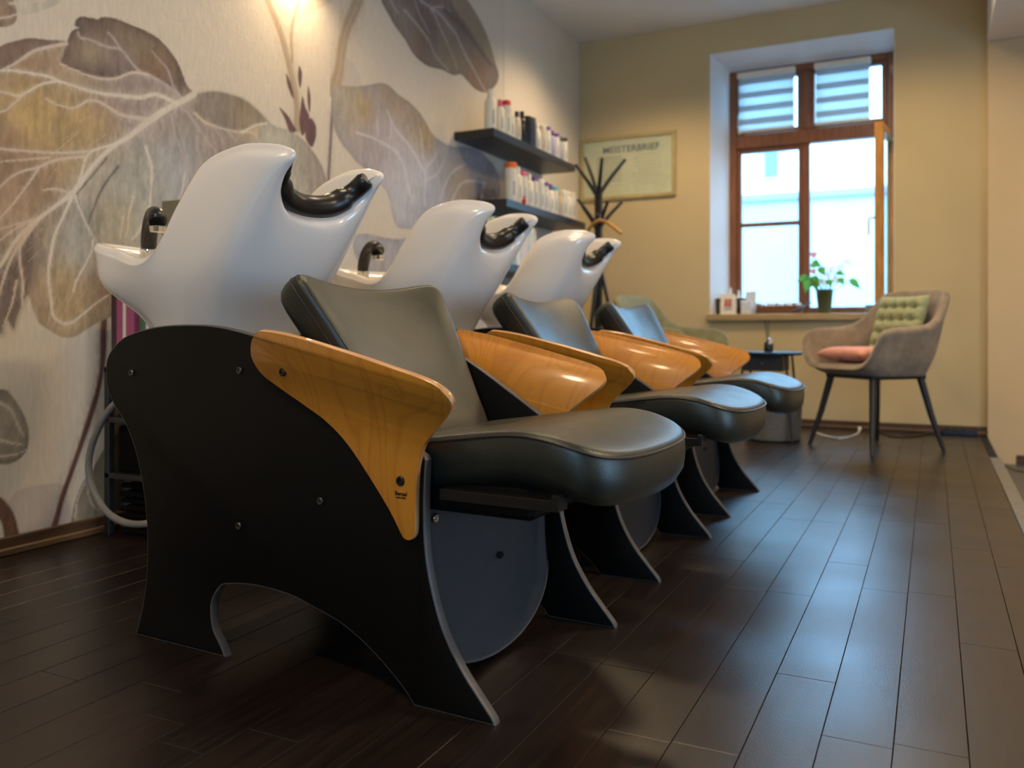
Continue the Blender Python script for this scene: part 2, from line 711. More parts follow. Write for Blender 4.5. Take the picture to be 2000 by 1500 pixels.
# back wall with a splayed window opening
WX0, WX1, WZ0, WZ1 = 1.04, 2.29, 0.80, 2.73
FX0, FX1, FZ0, FZ1, FY = 1.14, 2.29, 0.80, 2.635, 6.54
bm = bmesh.new()
TH = 0.42
for lo, hi in (((-0.1, YB, -0.3), (WX0, YB + TH, ZC)), ((WX1, YB, -0.3), (XR, YB + TH, ZC)), ((WX0, YB, -0.3), (WX1, YB + TH, WZ0 - 0.04)), ((WX0, YB, WZ1), (WX1, YB + TH, ZC))):
    bm_box(bm, lo, hi)
wall_back = tag(bm_obj('wall_back', bm, M['wall_back']), 'beige plastered wall around the window', kind='structure')
# splayed white reveal (wedges filling the opening)
mesh('reveal', [(WX0, YB, WZ0 - .04), (WX0, YB, WZ1), (FX0, FY, FZ1), (FX0, FY, WZ0 - .04), (WX0, FY + .22, WZ0 - .04), (WX0, FY + .22, WZ1), (FX0, FY + .22, FZ1), (FX0, FY + .22, WZ0 - .04)],
     [(0, 1, 2, 3), (3, 2, 6, 7), (0, 3, 7, 4), (1, 5, 6, 2), (4, 7, 6, 5), (0, 4, 5, 1)], M['white_paint'], wall_back, False)
mesh('reveal', [(WX0, YB, WZ1), (WX1, YB, WZ1), (WX1, FY, FZ1), (FX0, FY, FZ1), (FX0, FY + .22, FZ1), (WX1, FY + .22, FZ1), (WX0, FY + .22, WZ1), (WX1, FY + .22, WZ1)],
     [(0, 1, 2, 3), (3, 2, 5, 4), (4, 5, 7, 6), (0, 6, 7, 1), (0, 3, 4, 6), (1, 7, 5, 2)], M['white_paint'], wall_back, False)
box('reveal', (WX1 - 0.004, YB + 0.002, WZ0), (WX1, FY + .2, WZ1), M['white_paint'], wall_back, bev=0)

# pier of the right-hand bay, a little proud of the back wall
wall_rb = tag(box('wall_right_bay', (XR, YB - 0.06, -0.3), (X2, YB + TH, Z2C), M['wall_side'], bev=0.004), 'warm beige wall beyond the platform edge on the right', kind='structure')
box('skirting', (XR + 0.16, YB - 0.075, Z2F), (X2, YB - 0.06, Z2F + 0.06), M['base_wood'], wall_rb, bev=0.003)
bm = bmesh.new()
for xa, xb in ((-0.1, 2.9), (3.8, X2 + .1)):
    bm_box(bm, (xa, YF - .12, -.3), (xb, YF, ZC))
for xa, xb in ((2.9, 3.8),):
    bm_box(bm, (xa, YF - .12, -.3), (xb, YF, .95))
    bm_box(bm, (xa, YF - .12, 2.25), (xb, YF, ZC))
wall_front = tag(bm_obj('wall_front', bm, M['wall_back']), 'wall behind the viewpoint with shop windows', kind='structure')

# right wall with two shop-front windows
bm = bmesh.new()
ys = [YF, 1.6, 2.6, YB]
for a, b_ in ((0, 1), (2, 3)):
    bm_box(bm, (X2, ys[a], -0.3), (X2 + .12, ys[b_], ZC))
for a, b_ in ((1, 2),):
    bm_box(bm, (X2, ys[a], -0.3), (X2 + .12, ys[b_], -.10))
    bm_box(bm, (X2, ys[a], 1.30), (X2 + .12, ys[b_], ZC))
wall_right = tag(bm_obj('wall_right', bm, M['wall_side']), 'far right wall holding the shop windows', kind='structure')
for i, (a, b_) in enumerate(((1.6, 2.6),)):
    bm = bmesh.new()
    for lo, hi in (((X2 + .02, a, -.1), (X2 + .08, a + .06, 1.3)), ((X2 + .02, b_ - .06, -.1), (X2 + .08, b_, 1.3)), ((X2 + .02, a, -.1), (X2 + .08, b_, -.04)), ((X2 + .02, a, 1.24), (X2 + .08, b_, 1.3)), ((X2 + .02, (a + b_) / 2 - .03, -.1), (X2 + .08, (a + b_) / 2 + .03, 1.3))):
        bm_box(bm, lo, hi)
    tag(bm_obj('window_%d' % (i + 2), bm, M['frame_wood']), 'wooden shop window in the far right wall', kind='structure')

# ---------------------------------------------------------------- left wall with the printed leaf mural
MP = {
 'leaf_big': [(2387,1583),(2350,1608),(2313,1666),(2277,1703),(2219,1736),(2163,1748),(2097,1753),(2035,1754),(1984,1741),(1964,1727),(1941,1723),(1906,1717),(1884,1698),(1880,1676),(1897,1677),(1869,1656),(1854,1618),(1847,1616),(1788,1601),(1728,1590),(1678,1565),(1630,1535),(1538,1451),(1452,1297),(1411,1130),(1411,959),(1452,804),(1538,688),(1599,658),(1630,670),(1641,693),(1655,714),(1675,687),(1684,714),(1694,743),(1704,762),(1718,789),(1728,777),(1738,743),(1758,705),(1791,684),(1827,666),(1854,659),(1888,664),(1916,679),(1953,700),(1976,712),(2010,723),(2108,762),(2265,841),(2657,985),(3040,1199),(3185,1300),(3148,1425),(3062,1503),(3006,1533),(2958,1546),(2898,1552),(2827,1554),(2783,1569),(2722,1600),(2675,1618),(2623,1629),(2567,1627),(2501,1617),(2448,1602)],
 'lobe_top': [(2387,1583),(2350,1608),(2313,1666),(2277,1703),(2219,1736),(2163,1748),(2097,1753),(2035,1754),(1984,1741),(1964,1727),(1941,1723),(1906,1717),(1884,1698),(1880,1676),(1897,1677),(1869,1656),(1854,1618),(1840,1567),(1836,1540),(1906,1533),(2045,1552),(2130,1597),(2219,1593),(2318,1560)],
 'lobe_left': [(1847,1616),(1788,1601),(1728,1590),(1678,1565),(1630,1535),(1538,1451),(1538,1406),(1630,1464),(1678,1501),(1714,1535),(1745,1558),(1797,1585)],
 'lobe_low': [(1630,670),(1641,693),(1655,714),(1675,687),(1684,714),(1694,743),(1704,762),(1718,789),(1728,817),(1731,913),(1738,1009),(1662,907),(1583,810),(1538,718)],
 'lobe_right': [(2387,1583),(2448,1602),(2501,1617),(2567,1627),(2623,1629),(2675,1618),(2722,1600),(2783,1569),(2716,1533),(2657,1501),(2545,1481),(2438,1486),(2362,1534)],
 'brown_tl': [(1538,1735),(1646,1745),(1668,1706),(1678,1678),(1686,1652),(1678,1623),(1646,1600),(1599,1587),(1538,1585)],
 'pale_tl': [(1646,1745),(1668,1690),(1683,1654),(1711,1661),(1779,1698),(1818,1729),(1847,1766),(1869,1827)],
 'disc': [(1538,494),(1630,502),(1663,481),(1703,423),(1719,372),(1714,312),(1680,277),(1630,275),(1553,313)],
 'brown_low': [(1583,202),(1630,178),(1652,152),(1675,110),(1688,52),(1694,2),(1652,4),(1635,92),(1614,136)],
 'hump_low': [(1652,144),(1670,180),(1703,192),(1762,193),(1834,181),(1860,106),(1869,-13),(1728,-6),(1688,52),(1675,110)],
 'leaf_low': [(1860,-11),(1867,61),(1880,122),(1906,177),(1945,218),(2000,289),(2066,334),(2196,302),(2289,83),(2196,-86),(1984,-56)],
 'bud1': [(2859,1638),(2911,1617),(2944,1588),(2971,1558),(2924,1548),(2898,1592)],
 'bud2': [(3006,1725),(3026,1680),(3055,1640),(3026,1565),(3006,1547),(2988,1603),(2992,1667)],
 'bud3': [(3062,1642),(3097,1617),(3101,1585),(3097,1556),(3072,1509),(3033,1534),(3030,1589)],
 'bud4': [(3047,1786),(3062,1734),(3055,1663),(3040,1706)],
 'bud5': [(2985,1856),(3006,1826),(2992,1758),(2978,1800)],
 'bud6': [(2898,1797),(2931,1761),(2948,1697),(2911,1742)],
 'petal_pale': [(3325,1980),(3357,1984),(3389,1979),(3418,1954),(3435,1926),(3439,1877),(3309,1844)],
 'petal_top': [(2999,2088),(3040,2107),(3104,2142),(3185,2198),(3238,2245),(3293,2230),(3305,2185),(3262,2098),(3277,2321),(3040,2259)],
 'leaf_mid': [(3231,1809),(3277,1840),(3406,1873),(3524,1912),(3613,1945),(3686,1951),(3761,1927),(3879,1907),(3971,1878),(4034,1842),(4109,1789),(4232,1762),(4361,1763),(4509,1792),(4692,1795),(4760,1769),(4872,1730),(4944,1643),(4915,1526),(4625,1376),(4255,1258),(4034,1229),(3879,1224),(3780,1224),(3733,1251),(3704,1322),(3677,1382),(3631,1418),(3524,1463),(3406,1504),(3357,1534),(3285,1570),(3238,1618),(3216,1676),(3208,1722),(3216,1767)],
 'leaf_lilac': [(3381,1082),(3393,1130),(3422,1153),(3507,1164),(3649,1158),(3780,1165),(3879,1169),(3929,1085),(3829,995),(3677,959),(3485,948),(3422,1010)],
 'leaf_right': [(3613,2365),(3686,2311),(3742,2271),(3839,2225),(3919,2177),(4023,2156),(4120,2158),(4244,2177),(4349,2179),(4434,2205),(4509,2188),(4612,2164),(4746,2176),(4829,2213),(4915,2287),(4930,2344),(4886,2398),(4815,2502),(4719,2576),(4612,2636),(4509,2676),(4373,2750),(4087,2730),(3780,2558),(3640,2427)],
 'edge_right': [(4509,2676),(4612,2636),(4719,2576),(4815,2502),(4886,2398),(4829,2396),(4692,2452),(4528,2512),(4373,2569),(4255,2677)],
}
MV = [
 (17.6,0,[(2387,1583),(2303,1526),(2196,1448),(2108,1375),(2024,1313),(1945,1229),(1876,1132),(1762,1038),(1678,953),(1630,874),(1553,794)]),
 (8.9,0,[(2087,1356),(2014,1315),(1929,1269),(1906,1197),(1880,1136)]),
 (11.4,0,[(2303,1526),(2242,1533),(2196,1530),(2138,1506),(2045,1492),(1976,1480),(1906,1478),(1832,1479),(1790,1485),(1728,1481),(1655,1471),(1583,1445)]),
 (6.6,0,[(1818,1479),(1762,1455),(1711,1416),(1688,1402),(1655,1402),(1599,1400)]),
 (4.8,1,[(1711,1416),(1678,1380),(1646,1347),(1599,1327)]),
 (9.2,1,[(2169,1439),(2066,1430),(2016,1440),(1976,1449),(1933,1444),(1895,1418),(1865,1403),(1818,1403),(1776,1413)]),
 (9.6,2,[(2313,1562),(2251,1581),(2174,1594),(2125,1603),(2057,1651),(2000,1645),(1937,1650),(1899,1645),(1891,1660)]),
 (7.1,2,[(2057,1651),(2024,1684),(2000,1697)]),
 (7.7,2,[(2318,1560),(2284,1589),(2261,1636),(2223,1659),(2183,1685)]),
 (7.3,1,[(2174,1594),(2108,1585),(2045,1549),(1984,1533),(1925,1531),(1832,1536)]),
 (8.3,1,[(1851,1609),(1797,1583),(1745,1556),(1711,1527),(1678,1497),(1642,1472)]),
 (8.5,1,[(1929,1259),(1869,1243),(1804,1220),(1755,1192),(1704,1174),(1662,1148),(1630,1115),(1599,1086)]),
 (6.4,1,[(1755,1192),(1745,1174),(1708,1120),(1671,1065),(1642,1030),(1614,996)]),
 (8.5,1,[(1929,1276),(1818,1249),(1711,1237),(1630,1229),(1583,1223)]),
 (4.9,1,[(1788,1228),(1728,1214),(1630,1191)]),
 (6.7,1,[(1869,1124),(1814,1130),(1770,1122)]),
 (10.0,0,[(1869,1114),(1832,1040),(1807,984),(1797,924),(1786,852),(1793,787),(1802,730),(1827,709),(1849,704),(1876,710),(1910,735),(1958,772),(2004,800)]),
 (6.7,0,[(1880,1126),(1891,1087),(1914,1046),(1937,1008),(1960,979)]),
 (6.9,0,[(1945,984),(1941,946),(1914,893),(1884,841),(1869,801)]),
 (9.6,1,[(1745,1017),(1694,941),(1691,894),(1704,825),(1703,784),(1704,759)]),
 (9.6,1,[(1728,1002),(1678,924),(1655,876),(1636,812),(1620,750)]),
 (4.7,1,[(1684,832),(1673,770),(1654,723),(1641,695)]),
 (6.4,1,[(1731,1021),(1678,990),(1630,951)]),
 (4.8,1,[(1745,1029),(1678,1003),(1630,985)]),
 (9.6,2,[(2318,1514),(2347,1505),(2402,1459),(2438,1427),(2485,1393),(2545,1343)]),
 (7.8,1,[(2387,1510),(2438,1486),(2490,1482),(2545,1481),(2629,1487),(2693,1500),(2722,1487)]),
 (8.3,0,[(2629,1487),(2657,1501),(2716,1533),(2783,1556)]),
 (6.0,2,[(2490,1474),(2517,1449),(2539,1423)]),
 (6.1,2,[(2556,1475),(2586,1457),(2606,1445)]),
 (7.6,2,[(2275,1475),(2294,1402),(2313,1371),(2347,1316),(2372,1274)]),
 (9.1,0,[(2160,1340),(2187,1269),(2183,1187),(2174,1102),(2130,1024),(2104,999)]),
 (5.4,0,[(2108,1151),(2091,1077),(2091,1034),(2078,1004)]),
 (5.3,0,[(2070,1075),(2057,999)]),
 (5.8,0,[(2342,1279),(2332,1210),(2313,1169)]),
 (7.1,3,[(2045,1248),(1984,1162),(1945,1084),(1925,1037)]),
 (5.2,3,[(1996,1264),(1956,1212),(1888,1127)]),
 (6.2,1,[(1630,462),(1662,439),(1680,403),(1703,356)]),
 (6.1,1,[(1614,358),(1663,337),(1703,326)]),
 (4.6,1,[(1630,298),(1678,298),(1708,308)]),
 (5.0,1,[(1880,68),(1888,126),(1916,180)]),
 (5.1,1,[(1945,218),(1925,162),(1955,88),(2045,54)]),
 (4.7,1,[(1662,1679),(1728,1704),(1797,1741)]),
 (4.6,1,[(1614,1613),(1662,1638),(1683,1654)]),
 (14.2,4,[(4034,1377),(4034,1456),(4034,1547),(3981,1594),(3879,1670),(3771,1719),(3714,1761),(3667,1814)]),
 (8.5,4,[(4055,1590),(4142,1669),(4153,1711)]),
 (8.5,4,[(4044,1514),(4176,1582),(4232,1662)]),
 (8.5,4,[(4012,1628),(4002,1722),(3981,1791)]),
 (11.0,4,[(3879,1422),(3829,1540),(3761,1610),(3595,1641),(3473,1647),(3406,1649)]),
 (7.8,4,[(3577,1741),(3586,1665)]),
 (8.0,4,[(3704,1769),(3704,1705),(3686,1635)]),
 (9.0,4,[(4314,1414),(4434,1552),(4592,1595),(4760,1602)]),
 (8.8,4,[(4198,1428),(4314,1593),(4496,1684)]),
 (11.1,2,[(3909,2523),(3929,2475),(3981,2409),(4077,2343)]),
 (10.9,2,[(3829,2386),(3981,2336),(4077,2297),(4153,2228),(4290,2196)]),
 (11.2,2,[(3981,2493),(4098,2482),(4198,2404),(4290,2332),(4398,2225)]),
 (14.4,2,[(4098,2482),(4176,2485),(4349,2440),(4484,2347),(4665,2235),(4746,2185)]),
 (8.6,2,[(4098,2488),(4232,2539),(4314,2543)]),
 (26.6,3,[(4255,2529),(4465,2492),(4658,2427),(4815,2375)]),
 (10.6,2,[(3700,2395),(3742,2367),(3771,2355)]),
]
MS = [
 (24.3,'stem_dark',[(1990,721),(1986,591),(1958,461),(1912,333),(1867,223),(1834,142),(1809,53),(1797,3)]),
 (34.4,'stem_tan',[(2762,2113),(2783,2077),(2859,1971),(2911,1854),(2958,1731),(2978,1578)]),
 (13.7,'stem_tan',[(3006,2200),(2985,2147),(2938,2018),(2938,1861)]),
 (18.4,'stem_light',[(3040,2212),(2999,2129),(2958,2002)]),
 (55.5,'stem_tan',[(3447,2358),(3406,2268),(3332,2145),(3293,2035),(3269,1906),(3231,1800)]),
 (24.0,'stem_dark2',[(3216,1695),(3208,1603),(3200,1505),(3189,1360),(3185,1217)]),
]

BLOBS = [('lobe', 2.25, 1.66, .05, 'brown'), ('lobe', 2.2, 1.60, .05, 'sienna'), ('lobe', 2.05, 1.60, .06, 'mauve'), ('lobe', 1.95, 1.62, .04, 'tan'), ('lobe', 2.12, 1.70, .05, 'olived'), ('lobe', 2.0, 1.56, .03, 'dark'), ('lobe', 2.3, 1.60, .03, 'dark'), ('lobe', 1.93, 1.70, .03, 'dark'), ('big',1.83,1.33,0.12,'gold'),('big',1.96,1.41,0.07,'gold'),('big',1.73,1.37,0.08,'gold'),('big',1.6,1.24,0.09,'brown'),('big',2.04,1.11,0.12,'green'),('big',2.16,1.24,0.09,'green'),('big',1.94,0.96,0.09,'green'),('big',2.29,1.3,0.11,'blue'),('big',1.73,1.15,0.1,'brown'),('big',1.68,1.07,0.09,'tan'),('big',1.73,1.54,0.08,'brown'),('big',1.83,1.55,0.07,'tan'),('big',1.87,0.79,0.08,'gold'),('big',1.96,0.83,0.07,'brown'),('big',1.78,0.77,0.06,'tan'),('big',2.09,1.48,0.11,'mauve'),('big',1.98,1.47,0.07,'mauve'),('big',2.54,1.38,0.12,'taupe'),('big',2.84,1.44,0.13,'green'),('big',2.66,1.55,0.06,'gold'),('big',2.44,1.54,0.06,'taupe'),('big',2.24,1.42,0.07,'taupe'),('big',1.68,0.91,0.08,'mauve'),('mid',3.38,1.76,0.1,'olive'),('mid',3.47,1.77,0.06,'gold'),('mid',3.69,1.89,0.08,'tan'),('mid',4.03,1.75,0.07,'gold'),('mid',3.88,1.82,0.11,'tan'),('mid',3.59,1.58,0.16,'mauvel'),('mid',3.83,1.51,0.16,'lilac'),('mid',4.03,1.38,0.17,'lilac'),('mid',4.63,1.71,0.16,'lilacd'),('mid',4.43,1.49,0.12,'olive'),('mid',3.69,1.38,0.13,'lilac'),('right',4.03,2.37,0.11,'dark'),('right',4.31,2.28,0.12,'olived'),('right',3.98,2.27,0.06,'brown'),('right',4.63,2.27,0.09,'brown'),('right',4.69,2.42,0.06,'olived'),('right',3.83,2.3,0.11,'taupe'),('right',4.43,2.56,0.09,'dark'),]
PAL = {'sienna': (.33, .19, .11), 'gold': (.42, .28, .105), 'brown': (.25, .155, .095), 'tan': (.36, .27, .18), 'green': (.37, .36, .29), 'blue': (.33, .34, .345), 'mauve': (.235, .18, .16), 'taupe': (.27, .22, .185),
       'olive': (.40, .34, .23), 'mauvel': (.44, .375, .36), 'lilac': (.48, .475, .50), 'lilacd': (.30, .275, .30), 'dark': (.165, .12, .105), 'olived': (.27, .215, .135)}
VCOL = [(.78, .70, .57), (.70, .58, .47), (.50, .43, .395), (.15, .12, .105), (.66, .635, .64)]


def fract_noise(yy, zz, cell, seed, ay=1.0, az=1.0):
    rng = np.random.RandomState(seed)
    g = rng.rand(128, 128)
    u = (yy / cell * ay) % 127
    v = (zz / cell * az) % 127
    i, j = u.astype(int), v.astype(int)
    fu, fv = u - i, v - j
    fu = fu * fu * (3 - 2 * fu)
    fv = fv * fv * (3 - 2 * fv)
    i1, j1 = (i + 1) % 128, (j + 1) % 128
    return (g[i, j] * (1 - fu) + g[i1, j] * fu) * (1 - fv) + (g[i, j1] * (1 - fu) + g[i1, j1] * fu) * fv


def mural_wall():
    gy = np.concatenate([np.arange(1.05, 4.3, 0.005), np.arange(4.3, 5.001, 0.006)])
    gz = np.concatenate([np.arange(0.0, 2.2, 0.005), np.arange(2.2, 2.8, 0.006), np.arange(2.8, ZC, 0.03), [ZC]])
    ny, nz = len(gy), len(gz)
    yy, zz = np.meshgrid(gy, gz, indexing='ij')
    col = np.empty((ny, nz, 3))
    base = np.array((.68, .60, .48))
    n1 = fract_noise(yy, zz, .5, 1)
    n2 = fract_noise(yy, zz, .13, 2)
    n3 = fract_noise(yy, zz, .016, 3, 1.0, .3)
    n4 = fract_noise(yy, zz, .007, 5, 1.2, .45)
    col[:] = base * (0.97 + 0.05 * n1[..., None])
    warp_y = yy + (n2 - .5) * .008 + (n4 - .5) * .0015
    warp_z = zz + (fract_noise(yy, zz, .13, 9) - .5) * .008 + (n4 - .5) * .0015

    def sdist(pts, closed, box_pad):
        P = np.array(pts, float) / 1000.0
        a, b = P.min(0) - box_pad, P.max(0) + box_pad
        i0, i1 = np.searchsorted(gy, [a[0], b[0]])
        j0, j1 = np.searchsorted(gz, [a[1], b[1]])
        if i1 <= i0 or j1 <= j0:
            return None
        Y, Z = warp_y[i0:i1, j0:j1], warp_z[i0:i1, j0:j1]
        D = np.full(Y.shape, 9.0)
        T = np.zeros(Y.shape)
        ins = np.zeros(Y.shape, bool)
        m = len(P)
        for k in range(m if closed else m - 1):
            p, q = P[k], P[(k + 1) % m]
            d = q - p
            L = (d * d).sum() + 1e-12
            t = np.clip(((Y - p[0]) * d[0] + (Z - p[1]) * d[1]) / L, 0, 1)
            dd = np.hypot(Y - p[0] - t * d[0], Z - p[1] - t * d[1])
            up = dd < D
            D = np.where(up, dd, D)
            T = np.where(up, (k + t) / max(1, m - 1), T)
            if closed:
                c = ((p[1] > Z) != (q[1] > Z))
                with np.errstate(divide='ignore', invalid='ignore'):
                    xi = (q[0] - p[0]) * (Z - p[1]) / (q[1] - p[1] + 1e-12) + p[0]
                ins ^= c & (Y < xi)
        return (slice(i0, i1), slice(j0, j1)), D, T, ins

    def smooth_poly(pts, n=4):
        return cr(pts, n, True)

    def sstep(x, a, b):
        t = np.clip((x - a) / (b - a), 0, 1)
        return t * t * (3 - 2 * t)

    def paint_poly(key, c0, blobs=None, dark_edge=0.0, soft=.003, alpha=1.0, texture=1.0):
        r = sdist(smooth_poly(MP[key]), True, .02)
        if r is None:
            return
        sl, D, T, ins = r
        sd = np.where(ins, -D, D)
        a = alpha * (1 - sstep(sd, -soft, soft))
        Y, Z = yy[sl], zz[sl]
        c = np.empty(Y.shape + (3,))
        c[:] = c0
        if blobs:
            wsum = np.full(Y.shape, .25)
            acc = c * .25
            for (g, by, bz, br, name) in BLOBS:
                if g != blobs:
                    continue
                w = np.exp(-((Y - by) ** 2 + (Z - bz) ** 2) / (2 * (br * .75) ** 2)) * (.5 + n2[sl])
                wsum += w
                acc += w[..., None] * np.array(PAL[name]) * (1.32 if blobs == 'big' else 1.08)
            c = acc / wsum[..., None]
        tx = 1 + texture * ((n2[sl] - .5) * .22 + (n3[sl] - .5) * .30 + (n4[sl] - .5) * .22)
        c = c * tx[..., None]
        if dark_edge:
            k = dark_edge * np.exp(-np.abs(sd) / .03)
            c = c * (1 - k[..., None])
        col[sl] = col[sl] * (1 - a[..., None]) + c * a[..., None]

    def paint_line(w, c, pts, taper=True, alpha=.85, rough=.25):
        P = cr(pts, 4)
        r = sdist(P, False, .03)
        if r is None:
            return
        sl, D, T, _ = r
        hw = w / 1000.0 / 2 * (1.15 - (.62 * T if taper else .1 * T)) * (.8 + .5 * n2[sl])
        a = alpha * (1 - sstep(D, hw * .45, hw * 1.25)) * (1 - rough * .8 * n3[sl])
        a = np.maximum(a, .35 * alpha * np.exp(-(D / (hw * 2.2)) ** 2) * n4[sl] * 1.3)
        cc = np.array(c)
        col[sl] = col[sl] * (1 - a[..., None]) + cc * a[..., None]

    # faint background shapes, then leaves from back to front
    paint_poly('hump_low', (.52, .45, .41), texture=.2, alpha=.75)
    paint_poly('petal_pale', (.57, .50, .45), texture=.2, alpha=.8)
    paint_poly('petal_top', (.60, .50, .36), texture=.2, alpha=.8)
    stem = {'stem_dark': (.105, .042, .034), 'stem_tan': (.40, .30, .20), 'stem_light': (.70, .64, .5), 'stem_dark2': (.20, .145, .14)}
    for w, nme, pts in MS:
        paint_line(w * (1.35 if nme == 'stem_tan' else 1.0), stem[nme], pts, False, 1.0, .1)
        if nme == 'stem_dark':
            paint_line(w * .3, (.19, .085, .06), [(p[0] - 6, p[1]) for p in pts], False, .6, .3)
        if nme == 'stem_tan':
            paint_line(w * .35, (.50, .40, .28), [(p[0] + 4, p[1]) for p in pts], False, .7, .3)
    paint_poly('leaf_low', (.32, .27, .19), dark_edge=.2)
    paint_poly('brown_low', (.16, .085, .055))
    paint_poly('disc', (.36, .31, .23), dark_edge=.35)
    paint_poly('pale_tl', (.53, .49, .38), alpha=.8)
    paint_poly('brown_tl', (.33, .23, .16), dark_edge=.2)
    paint_poly('leaf_lilac', (.44, .43, .455), dark_edge=.15)
    paint_poly('leaf_mid', (.42, .385, .37), 'mid', dark_edge=.18, texture=.7)
    paint_poly('leaf_right', (.245, .19, .16), 'right', dark_edge=.25, texture=.7)
    paint_poly('edge_right', (.36, .28, .19), texture=.4, alpha=.8, soft=.012)
    paint_poly('leaf_big', (.40, .34, .27), 'big', dark_edge=.15)
    paint_poly('lobe_left', (.25, .165, .125), dark_edge=.35, alpha=.9)
    paint_poly('lobe_top', (.25, .175, .135), 'lobe', dark_edge=.5, alpha=.92)
    paint_poly('lobe_low', (.17, .125, .11), dark_edge=.15, alpha=.85, soft=.02)
    paint_poly('lobe_right', (.27, .225, .18), dark_edge=.1, alpha=.7, soft=.015)
    for k in range(1, 7):
        paint_poly('bud%d' % k, (.155, .085, .085), texture=.6)
    for w, c, pts in MV:
        paint_line(w * 1.3, VCOL[c], pts, True, .95)
    # fine hair veins over the big leaf, fanning from the midrib
    rng = np.random.RandomState(11)
    for k in range(70):
        y0, z0 = 1.70 + rng.rand() * .62, .78 + rng.rand() * .62
        ang = math.atan2(z0 - 1.75, y0 - 2.45) + rng.randn() * .18
        L = .05 + rng.rand() * .10
        p = [(1000 * (y0 + math.cos(ang) * L * t + rng.randn() * .004), 1000 * (z0 + math.sin(ang) * L * t)) for t in (0, .5, 1)]
        paint_line(2.4, VCOL[rng.choice([0, 1, 2])], p, True, .38, .8)
    v = np.stack([np.zeros(ny * nz), yy.ravel(), zz.ravel()], 1)
    idx = np.arange(ny * nz).reshape(ny, nz)
    f = np.stack([idx[:-1, :-1], idx[1:, :-1], idx[1:, 1:], idx[:-1, 1:]], -1).reshape(-1, 4)
    me = bpy.data.meshes.new('mural')
    me.vertices.add(len(v))
    me.vertices.foreach_set('co', v.ravel())
    me.loops.add(f.size)
    me.loops.foreach_set('vertex_index', f.ravel().astype(np.int32))
    me.polygons.add(len(f))
    me.polygons.foreach_set('loop_start', np.arange(0, f.size, 4, dtype=np.int32))
    me.polygons.foreach_set('loop_total', np.full(len(f), 4, dtype=np.int32))
    me.update()
    at = me.color_attributes.new('print', 'FLOAT_COLOR', 'POINT')
    c4 = np.ones((ny * nz, 4))
    c4[:, :3] = np.clip(col.reshape(-1, 3), 0, 1)
    at.data.foreach_set('color', c4.ravel())
    me.materials.append(M['mural'])
    return me


bm = bmesh.new()
bm_box(bm, (-0.12, YF, -0.3), (-0.002, YB + TH, ZC))
bm_box(bm, (-0.004, YF, 0.0), (0, 1.05, ZC))
bm_box(bm, (-0.004, 5.0, 0.0), (0, YB, ZC))
wall_left = tag(bm_obj('wall_left', bm, M['wall_plain']), 'cream wall printed with huge brown and grey leaves', kind='structure')
mo = bpy.data.objects.new('mural', mural_wall())
link(mo, wall_left)
mo['label'] = 'leaf mural wallpaper with pale veins and dark stems'

# baseboards
bm = bmesh.new()
bm_box(bm, (0, YF, 0), (0.012, YB, 0.055), 0.003)
bb = tag(bm_obj('baseboard_left', bm, M['base_wood']), 'brown wooden baseboard under the leaf mural', kind='structure')
box('shoe_moulding', (0.012, YF, 0), (0.026, YB, 0.024), M['base_wood_light'], bb, bev=0.005)
bb = tag(box('baseboard_back', (0.03, YB - 0.014, 0), (XR, YB, 0.055), M['base_wood'], bev=0.003), 'brown wooden baseboard below the window', kind='structure')
box('shoe_moulding', (0.03, YB - 0.026, 0), (XR, YB - 0.014, 0.022), M['base_wood_light'], bb, bev=0.005)

# ---------------------------------------------------------------- shampoo wash units
def text_mesh(name, body, size, mat, parent, loc, rot, extrude=.0003, offset=0.0, align='CENTER', sx=1.0):
    cu = bpy.data.curves.new(name, 'FONT')
    cu.body = body
    cu.size = size
    cu.extrude = extrude
    cu.offset = offset
    cu.align_x = align
    cu.resolution_u = 2
    to = bpy.data.objects.new(name, cu)
    COL.objects.link(to)
    bpy.context.view_layer.update()
    dg = bpy.context.evaluated_depsgraph_get()
    me = bpy.data.meshes.new_from_object(to.evaluated_get(dg))
    bpy.data.objects.remove(to)
    me.materials.clear()
    me.materials.append(mat)
    o = bpy.data.objects.new(name, me)
    link(o, parent)
    o.location = loc
    o.rotation_euler = rot
    o.scale = (sx, 1, 1)
    return o


HW = 0.285           # half width over the side panels


def panel_outline():
    back = cr([(-.915, 0), (-.895, .06), (-.881, .127), (-.877, .204), (-.881, .274), (-.896, .349), (-.92, .418), (-.954, .474), (-.988, .508), (-1.011, .543), (-1.018, .579), (-1.014, .615), (-.988, .645),
               (-.939, .671), (-.844, .689), (-.735, .693), (-.649, .688), (-.543, .668), (-.45, .638), (-.356, .59), (-.256, .528), (-.17, .473), (-.135, .455)], 4)
    front = cr([(-.130, .447), (-.134, .361), (-.131, .284), (-.117, .214), (-.093, .146), (-.057, .087), (-.021, .044), (.007, .012), (.012, 0)], 5)
    arch = cr([(-.157, 0), (-.186, .031), (-.25, .08), (-.32, .118), (-.392, .14), (-.459, .156), (-.551, .161), (-.633, .152), (-.658, .135), (-.675, .103), (-.67, .055), (-.649, .025), (-.634, 0)], 4)
    return [tuple(p) for p in list(back) + list(front) + list(arch)]


def bolt(name, s, t, z, out, parent, mat, r=0.0075):
    """Round bolt head with a hex recess, facing along +-t (out = +-1) or +s (out = 's')."""
    prof = [(r * .45, .0008), (r * .5, .0035), (r * .8, .0038), (r, .002), (r, -.001)]
    prof = [(a, b) for a, b in prof]
    if out == 's':
        v, f = lathe_data([(a, b) for a, b in prof], 14, (s, t, z), 'x')
    else:
        v, f = lathe_data([(a, b * out) for a, b in prof], 14, (s, t, z), 'y')
    return mesh(name, v, f, mat, parent, True, None, 30)


